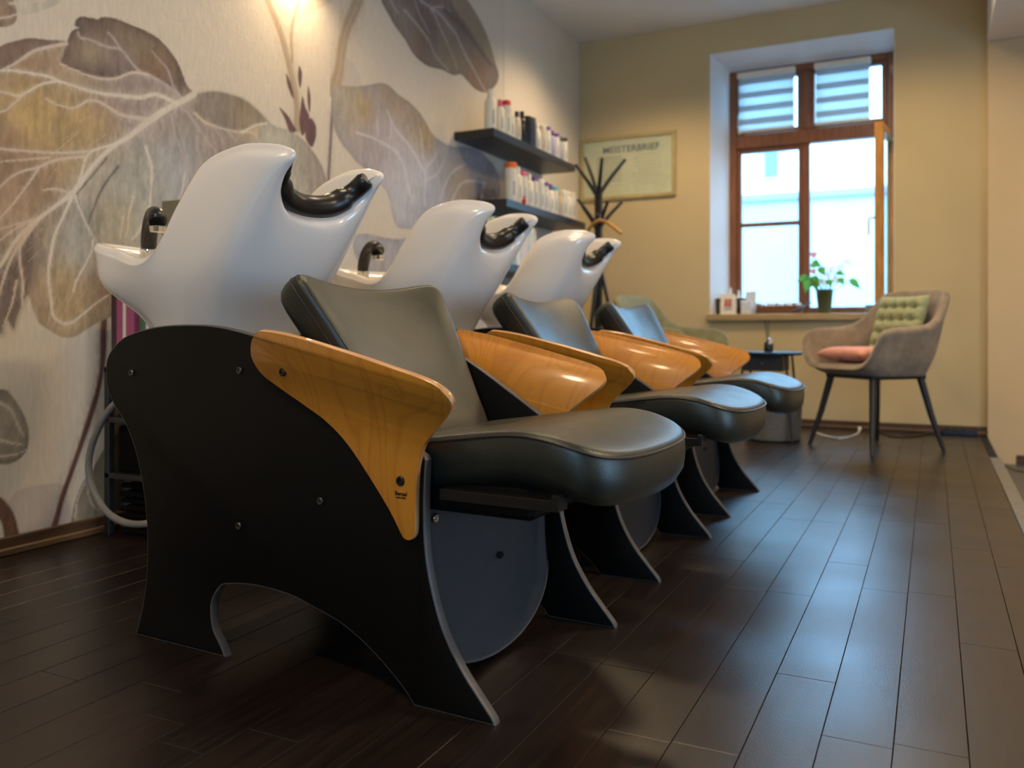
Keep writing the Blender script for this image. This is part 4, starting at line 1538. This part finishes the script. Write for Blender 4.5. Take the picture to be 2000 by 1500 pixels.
# ---------------------------------------------------------------- framed master certificate
M['cert_frame'] = simple('pale_frame_wood', (.46, .36, .15), .45, .12, 14)
M['cert_ink'] = simple('certificate_ink', (.13, .15, .16), .7, .1, 40)
M['cert_ink2'] = simple('certificate_faint_ink', (.58, .53, .36), .7, .1, 40)
ct = empty('framed_certificate', (.4, YB, 1.70))
tag(ct, 'framed cream certificate headed with a printed title on the back wall', 'certificate')
cw, chh = .385, .495
for lo, hi in (((-cw, -.022, 0), (-cw + .028, 0, chh)), ((cw - .028, -.022, 0), (cw, 0, chh)), ((-cw + .028, -.022, 0), (cw - .028, 0, .028)), ((-cw + .028, -.022, chh - .028), (cw - .028, 0, chh))):
    box('frame_bar', lo, hi, M['cert_frame'], ct, .003)
box('sheet', (-cw + .02, -.010, .02), (cw - .02, -.006, chh - .02), M['paper'], ct, 0)


text_mesh('title', 'MEISTERBRIEF', .072, M['cert_ink'], ct, (0.03, -.0115, .365), (R(90), 0, 0), .0003, .001, 'CENTER', 1.05)
random.seed(2)
bm = bmesh.new()
for k in range(9):
    zz_ = .33 - k * .028
    for (xa, xb) in ((-.24, -.04), (.05, .27)):
        x = xa + (0 if k % 4 else .04)
        while x < xb - .01:
            w_ = random.uniform(.012, .04)
            bm_box(bm, (x, -.0105, zz_), (min(x + w_, xb), -.0100, zz_ + .008))
            x += w_ + .008
pl_ = bm_obj('printed_lines', bm, M['cert_ink2'], ct)
box('printed_block', (-.25, -.0104, .14), (-.05, -.0100, .345), M['cert_ink2'], ct, 0).scale = (1, 1, 1)
box('glass', (-cw + .026, -.014, .026), (cw - .026, -.012, chh - .026), M['glass'], ct, 0)

# ---------------------------------------------------------------- wall shelves with bottles and books
SHX = .262
SHELVES = [(4.355, 5.60, 1.822, 'upper floating black shelf holding hair-care bottles'), (4.52, 5.80, 1.438, 'middle floating black shelf with white bottles'), (4.32, 5.80, 1.055, 'lowest floating black shelf with pastel magazines')]
for y0, y1, zc_, lab in SHELVES:
    o = box('wall_shelf', (0, y0, zc_ - .024), (SHX, y1, zc_ + .024), M['shelf_black'], None, .002)
    tag(o, lab, 'shelf', 'floating wall shelves')


def plastic(name, col, rough=.35):
    return simple(name, col, rough, .04, 10)


BC = {'white': plastic('bottle_white', (.80, .74, .60)), 'cream': plastic('bottle_cream', (.70, .62, .45)), 'black': plastic('bottle_black', (.015, .015, .018), .25), 'slate': plastic('bottle_slate', (.07, .075, .10), .3),
      'lilac': plastic('bottle_lilac', (.42, .38, .58)), 'silver': plastic('bottle_silver', (.40, .40, .42), .3), 'red': plastic('cap_red', (.62, .02, .03)), 'pink': plastic('cap_pink', (.70, .12, .22)), 'purple': plastic('cap_purple', (.10, .045, .25)),
      'orange': plastic('cap_orange', (.85, .16, .02)), 'teal': plastic('cap_teal', (.07, .36, .50)), 'tan': plastic('bottle_tan', (.58, .45, .27)), 'green': plastic('bottle_green', (.10, .16, .08))}
M['print_grey'] = simple('bottle_print', (.35, .34, .36), .5, .2, 60)


def bottle(y, x, z, w, h, body, cap, label, group, style=0, lean=0):
    r_ = empty('bottle', (x, y, z), 0)
    tag(r_, label, 'bottle', group)
    hb = h * (.80 if style == 0 else .86)
    rr = w / 2 * 1.15
    if style == 0:      # round shoulders, narrow cap
        prof = [(0, 0), (rr * .92, 0), (rr, .006), (rr, hb * .88), (rr * .8, hb * .96), (rr * .5, hb)]
        cp = [(rr * .52, hb - .002), (rr * .52, h - .004), (rr * .42, h), (0, h)]
    elif style == 1:    # cylinder with full-width cap
        prof = [(0, 0), (rr * .95, 0), (rr, .004), (rr, hb)]
        cp = [(rr * .98, hb), (rr * .98, h - .004), (rr * .88, h), (0, h)]
    else:               # upside-down tube standing on its cap
        hb = h * .18
        prof = [(rr * .7, hb), (rr, hb + .01), (rr, h * .6), (rr * .9, h * .9), (rr * .8, h)]
        cp = [(0, 0), (rr * .78, 0), (rr * .78, hb), (0, hb)]
    lathe('body', prof, BC[body], r_, 16)
    lathe('cap', cp, BC[cap], r_, 16)
    if style != 2 and body in ('white', 'cream', 'lilac', 'silver', 'tan') and w > .03:
        # printed label strip wrapped on the side facing the room
        vs, fs = [], []
        for i in range(7):
            a = R(-75 + i * 18)
            for q in (.22, .62):
                vs.append(((rr + .0005) * math.cos(a), (rr + .0005) * math.sin(a), hb * q))
        for i in range(6):
            fs.append((2 * i, 2 * i + 2, 2 * i + 3, 2 * i + 1))
        m_ = mesh('print', [v for i, v in enumerate(vs) if i // 2 in (2, 3)], [(0, 2, 3, 1)], M['print_grey'], r_, False)
    return r_


ORD = ['first', 'second', 'third', 'fourth', 'fifth', 'sixth', 'seventh', 'eighth', 'ninth', 'tenth', 'eleventh', 'twelfth', 'thirteenth', 'fourteenth', 'fifteenth', 'sixteenth']
UP = [(4.45, .19, .062, .25, 'white', 'white', 0), (4.555, .20, .046, .215, 'white', 'pink', 0), (4.63, .205, .05, .225, 'white', 'red', 1), (4.70, .20, .044, .20, 'white', 'white', 0), (4.775, .205, .046, .195, 'cream', 'black', 0), (4.86, .20, .048, .215, 'black', 'black', 0),
      (4.935, .205, .044, .20, 'black', 'black', 1), (5.005, .20, .052, .205, 'slate', 'slate', 1), (5.09, .20, .046, .185, 'white', 'white', 0), (5.165, .205, .046, .19, 'cream', 'cream', 1), (5.245, .20, .05, .20, 'white', 'purple', 1), (5.325, .205, .048, .19, 'lilac', 'purple', 0),
      (5.40, .20, .046, .185, 'white', 'purple', 1), (5.475, .205, .046, .18, 'silver', 'slate', 0), (5.55, .20, .042, .185, 'white', 'black', 1)]
NC = {'white': 'white', 'cream': 'cream', 'black': 'black', 'slate': 'dark slate', 'lilac': 'lilac', 'silver': 'silver', 'tan': 'tan', 'red': 'red', 'pink': 'pink', 'purple': 'purple', 'orange': 'orange', 'teal': 'teal', 'green': 'green'}
for i, (y, x, w, h, b_, c_, st) in enumerate(UP):
    bottle(y, x, 1.846, w, h, b_, c_, '%s bottle with %s cap, %s from the left on the upper shelf' % (NC[b_], NC[c_], ORD[i]), 'hair-care bottles on the upper shelf', st)
MIDB = [(4.70, .20, .068, .245, 'white', 'orange', 1), (4.79, .205, .05, .235, 'white', 'white', 0), (4.87, .20, .055, .22, 'white', 'pink', 1), (4.955, .205, .052, .22, 'white', 'white', 0), (5.04, .20, .055, .215, 'white', 'purple', 1), (5.125, .205, .052, .21, 'white', 'white', 1), (5.21, .20, .05, .205, 'white', 'purple', 1),
        (5.29, .205, .052, .205, 'white', 'purple', 0), (5.37, .20, .05, .20, 'white', 'teal', 1), (5.45, .205, .048, .185, 'tan', 'tan', 0), (5.53, .20, .05, .20, 'white', 'white', 1), (5.61, .205, .05, .205, 'white', 'white', 0), (5.69, .20, .048, .205, 'white', 'cream', 1)]
for i, (y, x, w, h, b_, c_, st) in enumerate(MIDB):
    bottle(y, x, 1.462, w, h, b_, c_, '%s bottle with %s cap, %s from the left on the middle shelf' % (NC[b_], NC[c_], ORD[i]), 'hair-care bottles on the middle shelf', st)
# dark bottle shapes standing in for bottle shadows on the wall, middle shelf
for i in range(4):
    o = lathe('shadow_bottle', [(0, 0), (.014, 0), (.015, .05), (.006, .062), (.007, .08), (.004, .085), (0, .095)], BC['slate'], None, 14)
    o.location = (.045, 4.60 + i * .045, 1.462)
    tag(o, '%s small dark shape from the left standing in for a bottle shadow at the middle shelf' % ORD[i], 'bottle', 'dark shapes for bottle shadows at the wall')
lathe('nail_varnish', [(0, 0), (.012, 0), (.013, .03), (.006, .035), (.006, .055), (0, .056)], BC['red'], None, 14).location = (.245, 4.80, 1.462)
tag(bpy.data.objects['nail_varnish'], 'tiny red bottle at the front of the middle shelf', 'bottle')

BK = [(.55, .66, .38), (.74, .55, .42), (.62, .72, .50), (.78, .66, .60), (.76, .74, .80), (.40, .58, .40), (.30, .42, .40), (.80, .78, .72), (.70, .60, .46), (.66, .70, .74), (.78, .60, .62), (.46, .60, .64), (.78, .74, .60), (.60, .50, .42)]
BKN = ['light green', 'peach', 'pale green', 'pale pink', 'lilac white', 'mid green', 'grey green', 'off-white', 'sand', 'pale blue', 'rose', 'teal grey', 'cream', 'brown']
yb = 4.40
random.seed(6)
M['pages'] = simple('book_pages', (.74, .70, .60), .8, .05, 60)
for i, c in enumerate(BK):
    w = random.uniform(.028, .05)
    h = random.uniform(.215, .27)
    d_ = random.uniform(.17, .2)
    bk = empty('magazine_file', (.235, yb, 1.080))
    tag(bk, '%s magazine, %s from the left on the lowest wall shelf' % (BKN[i], ORD[i]), 'magazine', 'magazines on the lowest shelf')
    m_ = simple('magazine_cover_' + BKN[i].replace(' ', '_'), c, .5, .05, 20)
    box('cover', (-d_, 0, 0), (0, w, h), m_, bk, .002)
    box('pages', (-d_ - .001, .003, h - .004), (-.006, w - .003, h + .001), M['pages'], bk, 0)
    box('spine_label', (-.001, w * .2, h * .6), (.0008, w * .8, h * .85), M['pages'], bk, 0)
    yb += w + .003
o = box('pink_tin', (.10, 4.335, 1.080), (.22, 4.392, 1.30), simple('pink_tin_paint', (.72, .30, .42), .4), None, .008, 2)
tag(o, 'pink box at the left end of the lowest shelf', 'box')

# ---------------------------------------------------------------- coat rack
rk = empty('coat_rack', (.385, 5.74, 0))
tag(rk, 'black branching coat stand in the corner by the certificate', 'coat rack')
box('pole', (-.023, -.023, .60), (.023, .023, 1.68), M['black_metal'], rk, .004)
for k in range(3):
    a = R(20 + 120 * k)
    tube('leg', [(.015 * math.cos(a), .015 * math.sin(a), 1.12), (.14 * math.cos(a), .14 * math.sin(a), .55), (.27 * math.cos(a), .27 * math.sin(a), .012)], .013, M['black_metal'], rk, 8)
for k, (a, z0, z1, r_) in enumerate(((25, 1.66, 1.90, .19), (165, 1.66, 1.93, .12), (215, 1.64, 1.86, .17), (300, 1.66, 1.88, .15), (30, 1.42, 1.60, .17), (190, 1.42, 1.62, .15), (240, 1.40, 1.56, .15), (320, 1.42, 1.58, .13))):
    a = R(a)
    tube('branch', [(.01 * math.cos(a), .01 * math.sin(a), z0), (r_ * .45 * math.cos(a), r_ * .45 * math.sin(a), z0 + (z1 - z0) * .45), (r_ * math.cos(a), r_ * math.sin(a), z1)], [.016, .0135, .011], M['black_metal'], rk, 8)
hg = empty('coat_hanger', (.385 + .05, 5.74 - .10, 1.40))
hg.rotation_euler = (0, 0, R(-20))
tag(hg, 'orange wooden coat hanger on the coat stand', 'hanger')
tube('shoulder_bar', cr([(-.12, 0, -.02), (-.07, 0, .028), (0, 0, .05), (.09, 0, .015), (.19, 0, -.055)], 5), .013, M['hanger'], hg, 10)
tube('hook', [(0, 0, .05), (0, 0, .085), (-.018, 0, .105), (-.034, 0, .09)], .003, M['chrome'], hg, 6)

# ---------------------------------------------------------------- armchairs


def armchair(mat, label, loc, face):
    root = empty('armchair', loc, R(face))
    tag(root, label, 'armchair', 'velvet armchairs by the window')
    rim = [(.285, 0, .482), (.283, .17, .486), (.278, .245, .525), (.265, .288, .60), (.235, .305, .665), (.16, .312, .688), (.02, .314, .695), (-.10, .310, .712), (-.19, .292, .765), (-.255, .268, .845), (-.30, .232, .895), (-.325, .12, .908), (-.33, 0, .908)]
    bot = [(.215, 0, .432), (.205, .15, .432), (.195, .19, .432), (.18, .212, .432), (.15, .225, .432), (.09, .232, .432), (.01, .234, .432), (-.07, .230, .432), (-.12, .22, .432), (-.16, .205, .432), (-.19, .175, .432), (-.205, .10, .432), (-.21, 0, .432)]
    rim, bot = np.array(rim), np.array(bot)

    def mixr(t, bulge):
        r_ = bot * (1 - t) + rim * t
        r_[:, :2] *= 1 + bulge
        return r_

    def inn(a, d, dz):
        b_ = a.copy()
        L = np.linalg.norm(a[:, :2], axis=1, keepdims=True)
        b_[:, :2] = a[:, :2] * (1 - d / L)
        b_[:, 2] += dz
        return b_
    low_in = bot.copy()
    low_in[:, :2] *= .98
    low_in[:, 2] = .462
    i2 = inn(mixr(.55, .04), .05, 0)
    i2[:, 2] = np.maximum(i2[:, 2], .465)
    rings = [bot * np.array((.9, .9, 1)), bot, mixr(.3, .07), mixr(.7, .04), inn(rim, -.006, -.02), inn(rim, .018, .006), inn(rim, .042, -.018), i2, low_in, low_in * np.array((.5, .5, 1))]

    def full(a):
        h = [tuple(p) for p in a]
        return h + [(p[0], -p[1], p[2]) for p in reversed(h[1:-1])]
    R_ = [cr(full(a), 5, True) for a in rings]
    n = len(R_[0])
    st = np.array(R_)
    dn = np.array([cr(st[:, k, :], 4) for k in range(n)]).transpose(1, 0, 2)
    L = len(dn)
    faces = []
    for i in range(L - 1):
        for k in range(n):
            a, b_ = i * n + k, i * n + (k + 1) % n
            faces.append((a, b_, b_ + n, a + n))
    pts = np.vstack([dn.reshape(-1, 3), dn[0].mean(0), dn[-1].mean(0)])
    for k in range(n):
        faces.append((L * n, k, (k + 1) % n))
        faces.append((L * n + 1, (L - 1) * n + k, (L - 1) * n + (k + 1) % n))
    mesh('shell', pts, faces, mat, root, True)
    O = cr([(.27, 0), (.265, .15), (.22, .215), (.0, .235), (-.15, .215), (-.2, .12), (-.205, 0), (-.2, -.12), (-.15, -.215), (0, -.235), (.22, -.215), (.265, -.15)], 4, True)
    cushion('seat', O, [(.9, .445), (.98, .452), (1.0, .468), (.985, .484), (.93, .494), (.6, .500), (.3, .502)], lambda x, y, d, s: (x, y, d), mat, root, (.03, 0))
    box('under_frame', (-.19, -.19, .408), (.19, .19, .436), M['black_metal'], root, .006)
    for sx in (-1, 1):
        for sy in (-1, 1):
            tube('leg', [(sx * .165, sy * .165, .425), (sx * .205, sy * .205, .21), (sx * .252, sy * .252, .004)], [.021, .018, .011], M['black_metal'], root, 10)
    return root


def tufted(name, w, h, th, nx, ny, mat, label, loc, rot, cat):
    N_ = 44
    vs, fs = [], []
    tx = [(-.5 + (i + .5) / nx) * w for i in range(nx)] if False else [(-.5 + (i + 1) / (nx + 1)) * w for i in range(nx)]
    ty = [(-.5 + (j + 1) / (ny + 1)) * h for j in range(ny)]
    for side in (1, -1):
        for i in range(N_ + 1):
            for j in range(N_ + 1):
                u, v = i / N_ * 2 - 1, j / N_ * 2 - 1
                e = max(0, (1 - abs(u) ** 5)) ** .5 * max(0, (1 - abs(v) ** 5)) ** .5
                x, y = u * w / 2 * (1 - .03 * (1 - abs(v)) * abs(u)), v * h / 2 * (1 - .03 * (1 - abs(u)) * abs(v))
                dip = 0
                for a in tx:
                    for b_ in ty:
                        dip = max(dip, math.exp(-((x - a) ** 2 + (y - b_) ** 2) / (2 * .014 ** 2)))
                gx = max(math.exp(-((x - a) ** 2) / (2 * .006 ** 2)) for a in tx) if tx else 0
                gy = max(math.exp(-((y - b_) ** 2) / (2 * .006 ** 2)) for b_ in ty) if ty else 0
                z = side * th / 2 * e * (1 - .8 * dip - .30 * max(gx, gy))
                vs.append((x, y, z))
    m = N_ + 1
    for s_ in (0, 1):
        o_ = s_ * m * m
        for i in range(N_):
            for j in range(N_):
                fs.append((o_ + i * m + j, o_ + i * m + j + 1, o_ + (i + 1) * m + j + 1, o_ + (i + 1) * m + j))
    me_o = mesh(name, vs, fs, mat, None, True)
    bm = bmesh.new()
    bm.from_mesh(me_o.data)
    bmesh.ops.remove_doubles(bm, verts=bm.verts, dist=.0004)
    bmesh.ops.recalc_face_normals(bm, faces=bm.faces)
    bm.to_mesh(me_o.data)
    bm.free()
    me_o.location = loc
    me_o.rotation_euler = rot
    tag(me_o, label, cat)
    return me_o


AC = (2.225, 5.325)
AF = -134
armchair(M['taupe'], 'taupe velvet armchair with green back cushion at the right of the side table', (AC[0], AC[1], 0), AF)
fx, fy = math.cos(R(AF)), math.sin(R(AF))
gc = tufted('back_cushion', .36, .38, .09, 4, 4, M['green_cush'], 'tufted sage green cushion leaning in the taupe armchair', (AC[0] - .165 * fx, AC[1] - .165 * fy, .70), (0, 0, 0), 'cushion')
gc.rotation_euler = (Matrix.Rotation(R(AF), 3, 'Z') @ Matrix.Rotation(R(90), 3, 'Z') @ Matrix.Rotation(R(72), 3, 'X')).to_euler()
tufted('seat_pad', .33, .36, .085, 1, 1, M['pink_cush'], 'flat salmon pink pad on the seat of the taupe armchair', (AC[0] + .10 * fx, AC[1] + .10 * fy, .546), (0, 0, R(AF)), 'cushion')
armchair(M['olive'], 'olive velvet armchair half hidden behind the farthest wash chair', (.98, 5.52, 0), -12)

# ---------------------------------------------------------------- side table and things around it
tb = empty('side_table', (1.60, 5.50, 0))
tag(tb, 'small black metal side table with a drawer between the armchairs', 'table')
lathe('table_top', [(0, .528), (.195, .528), (.203, .532), (.205, .545), (.200, .548), (0, .548)], M['black_metal'], tb, 40)
dr = box('drawer', (-.13, -.15, .432), (.11, .12, .528), M['black_metal'], tb, .003)
lathe('knob', [(.004, 0), (.004, -.012), (.009, -.014), (.009, -.02), (0, -.022)], M['bolt'], dr, 12, (-.01, -.15, .48), 'y')
for sx, sy in ((1, -1), (1, 1), (-1, -1), (-1, 1)):
    tube('leg', [(sx * .125, sy * .125, .53), (sx * .145, sy * .145, .27), (sx * .165, sy * .165, .004)], .0075, M['black_metal'], tb, 8)
df = empty('reed_diffuser', (1.615, 5.43, .548))
tag(df, 'dark reed diffuser bottle with thin sticks on the side table', 'diffuser')
lathe('bottle', [(0, 0), (.026, 0), (.028, .004), (.028, .052), (.018, .064), (.012, .068), (.012, .08), (0, .08)], BC['black'], df, 18)
lathe('collar', [(.013, .068), (.015, .072), (.014, .084), (.010, .086)], M['chrome'], df, 16)
for k, (dx, dy) in enumerate(((-.02, 0), (-.012, .015), (.006, -.01), (-.028, -.008))):
    tube('stick', [(dx * .1, dy * .1, .03), (dx, dy, .20)], .0016, M['black_metal'], df, 5)
o = box('paper_tag', (.005, -.030, .05), (.026, -.028, .085), M['white_plastic'], df, .001)
fb = empty('felt_basket', (1.63, 5.50, 0))
tag(fb, 'round grey felt basket on the floor under the side table', 'basket')
lathe('body', [(0, .004), (.150, .004), (.160, .012), (.168, .12), (.172, .235), (.168, .24), (.160, .235), (.155, .05), (0, .03)], M['grey_felt'], fb, 36)
tube('rim_band', [(.171 * math.cos(a), .171 * math.sin(a), .222) for a in np.linspace(0, 2 * math.pi, 32, endpoint=False)], .009, simple('felt_band', (.26, .27, .28), .8, .1, 30), fb, 8, True)
for k, (x, y, c_) in enumerate(((1.60, 5.46, 'slate'), (1.68, 5.53, 'tan'))):
    o = lathe('rolled_magazine', [(0, 0), (.028, 0), (.028, .25), (.022, .25), (.022, .24), (0, .24)], BC[c_], None, 14)
    o.location = (x, y, .052)
    tag(o, ['dark rolled magazine in the grey felt basket', 'tan rolled magazine in the grey felt basket'][k], 'magazine', 'magazines in the felt basket')

ps = empty('power_strip', (2.68, 6.265, 0))
tag(ps, 'black power strip on the floor by the back wall corner', 'power strip')
box('housing', (-.10, -.028, 0), (.10, .028, .04), M['black_plastic'], ps, .006, 2)
for k in range(4):
    lathe('socket', [(.019, .0), (.019, .003), (.015, .003), (.014, -.004), (0, -.004)], M['black_metal'], ps, 16, (-.072 + k * .048, 0, .0385))
o = tube('white_cable', cr([(1.83, 5.95, .006), (1.90, 5.80, .006), (2.0, 5.71, .006), (2.06, 5.85, .006), (2.085, 6.05, .006), (2.08, 6.20, .008)], 6), .0055, M['white_plastic'], None, 8)
tag(o, 'white cable with plug lying on the floor behind the armchair', 'cable')
lathe('plug', [(.006, 0), (.012, .006), (.014, .03), (.012, .04), (0, .042)], M['white_plastic'], o, 12, (2.08, 6.195, .016), 'y')
o = tube('black_cable', cr([(2.59, 6.265, .02), (2.50, 6.20, .006), (2.42, 6.02, .006), (2.30, 5.95, .006), (2.24, 6.08, .006), (2.19, 6.21, .006), (2.15, 6.26, .006)], 6), .005, M['black_plastic'], None, 8)
tag(o, 'black cable trailing from the power strip along the wall', 'cable')
o = tube('door_cable', cr([(2.865, 6.20, -.12), (2.95, 6.0, -.16), (3.05, 5.9, -.166)], 5), .003, M['black_plastic'], None, 8)
tag(o, 'thin dark cable lying on the lower grey floor', 'cable')

# ---------------------------------------------------------------- storage rack behind the wash chairs
rkx0, rkx1, rky0, rky1 = .05, .43, 1.95, 3.10
sr = empty('storage_rack', (0, 0, 0))
tag(sr, 'low black open rack against the mural behind the wash chairs', 'rack')
for x in (rkx0 + .012, rkx1 - .012):
    for y in (rky0 + .012, (rky0 + rky1) / 2, rky1 - .012):
        box('post', (x - .012, y - .012, 0), (x + .012, y + .012, .56), M['black_metal'], sr, .002)
for z in (.19, .375, .54):
    box('shelf', (rkx0, rky0, z), (rkx1, rky1, z + .018), M['shelf_black'], sr, .002)
for z, h in ((.208, .155), (.393, .135)):
    for y in (1.98, 2.36, 2.74):
        box('shade_filler', (rkx0 + .03, y, z), (rkx1 - .02, y + .34, z + h), M['towel'], sr, .006)  # black boxes added so the inside of the rack looks shaded
# black towels folded in a stack on the floor of the rack
random.seed(12)
for k in range(7):
    j = [random.uniform(-.008, .008) for _ in range(4)]
    O = cr([(.14, .11), (.14, -.11), (.10, -.125), (-.10, -.125), (-.135, -.11), (-.135, .11), (-.10, .12), (.10, .12)], 4, True)
    rs = np.random.RandomState(k)
    ph = rs.rand(3) * 6
    def tm(x, y, d, s, ph=ph):
        return (x, y, d + .0012 * math.sin(x * 40 + ph[0]) + .0012 * math.sin(y * 50 + ph[1]))
    o = cushion('folded_towel', O, [(.9, .0), (1.0, .004), (1.02, .011), (1.0, .018), (.9, .021), (.5, .021)], tm, M['towel'])
    o.location = (.225 + j[0], 2.115 + j[1], 0.0015 + k * .0246)
    o.rotation_euler = (0, 0, j[2] * 4)
    tag(o, ['lowest black towel of the folded stack on the floor', 'second lowest black towel of the folded stack', 'third black towel up in the folded stack', 'middle black towel of the folded stack', 'third black towel from the top of the stack', 'second black towel from the top of the stack', 'topmost black towel of the folded stack under the rack'][k], 'towel', 'black towels stacked under the rack')
M['pinkbox'] = simple('magenta_card', (.42, .09, .20), .5, .06, 20)
M['darkbox'] = simple('dark_plum_card', (.05, .022, .03), .5, .1, 20)
M['olivecard'] = simple('olive_grey_card', (.235, .215, .14), .7, .06, 8)
RT = .558
o = box('plum_carton', (.072, 1.96, RT), (.096, 2.11, RT + .245), M['darkbox'], None, .002)
tag(o, 'narrow dark plum carton on the rack, left of the pink carton', 'carton')
pk = empty('pink_carton', (.138, 1.96, RT))
tag(pk, 'magenta pink carton with a white stripe standing on the rack', 'carton')
box('carton', (-.040, 0, 0), (.040, .15, .26), M['pinkbox'], pk, .002)
box('stripe', (-.008, -.0012, 0), (.006, .0, .259), M['white_plastic'], pk, 0)
box('small_print', (-.036, -.0010, .02), (-.027, .0, .08), M['white_plastic'], pk, 0)
o = bottle(1.99, .20, RT, .034, .24, 'green', 'black', 'dark green bottle on the rack beside the pink carton', None, 1)
o = box('white_carton', (.222, 1.97, RT), (.262, 2.08, RT + .22), M['white_plastic'], None, .003)
tag(o, 'slim white carton on the rack by the olive box', 'carton')
o = box('olive_box', (.312, 1.955, RT), (.425, 2.12, 1.094), M['olivecard'], None, .003)
tag(o, 'tall olive grey box on the rack rising behind the nearest basin', 'box')
for k, (y, b_, c_, h) in enumerate(((2.84, 'white', 'purple', .31), (2.93, 'lilac', 'purple', .33), (3.02, 'white', 'slate', .30))):
    bottle(y, .22, RT, .055, h, b_, c_, ['white pump bottle with purple cap on the rack behind the nearest basin', 'lilac bottle with purple cap on the rack', 'white bottle with dark cap at the far end of the rack'][k], 'bottles on the rack', 0)
# grey water hose looping out behind the nearest wash chair
P = cr([(.78, 1.60, .50), (.62, 1.60, .515), (.53, 1.60, .475), (.465, 1.60, .40), (.434, 1.60, .32), (.447, 1.60, .25), (.50, 1.60, .19), (.58, 1.60, .164), (.68, 1.60, .175), (.78, 1.60, .23)], 6)
o = tube('water_hose', P, .0095, M['hose'], None, 12)
tag(o, 'grey water hose looping out behind the nearest wash chair', 'hose')

# ---------------------------------------------------------------- lamps (above the frame)
for k, (y, z, e) in enumerate(WALL_LAMPS):
    wl = empty('wall_lamp', (0, y, z))
    tag(wl, 'small wall lamp shining down the leaf mural', 'lamp')
    lathe('rose', [(0, 0), (.04, 0), (.04, .012), (0, .014)], M['chrome'], wl, 20, (0, 0, .06), 'x')
    tube('arm', [(.01, 0, .06), (.06, 0, .06), (.075, 0, .05)], .008, M['chrome'], wl, 8)
    lathe('shade', [(.030, .06), (.034, .05), (.045, -.03), (.043, -.03), (.032, .048)], M['black_metal'], wl, 24, (.075, 0, 0))
    lathe('bulb', [(0, -.012), (.02, -.008), (.024, .01), (.016, .03), (0, .034)], M['lamp_glow'], wl, 16, (.075, 0, 0))
    l_ = add_light('wall_lamp_light', 'SPOT', (.075, 0, -.016), e, WARM, (0, R(-14), 0), spot_size=R(150), spot_blend=.7, shadow_soft_size=.02)
    l_.parent = wl
for k, (x, y, zc_, sw, cone) in enumerate(SPOTS):
    cl = empty('ceiling_spot', (x, y, zc_))
    tag(cl, ['recessed ceiling spot above the nearest wash chair', 'recessed ceiling spot above the farthest wash chair', 'recessed ceiling spot before the certificate', 'recessed ceiling spot before the window', 'recessed ceiling spot behind the viewpoint', 'recessed spot in the lower ceiling beside the wash chairs', 'recessed spot in the lower ceiling beside the armchair'][k], 'lamp', 'recessed ceiling spots')
    lathe('ring', [(.045, 0), (.05, -.004), (.038, -.008), (.034, 0)], M['chrome'], cl, 24)
    lathe('bulb', [(0, -.002), (.03, -.003), (.034, 0)], M['lamp_glow'], cl, 20)
    l_ = add_light('ceiling_spot_light', 'SPOT', (0, 0, -.012), sw, WARM, (0, 0, 0), spot_size=R(cone), spot_blend=.6, shadow_soft_size=.16)
    l_.parent = cl
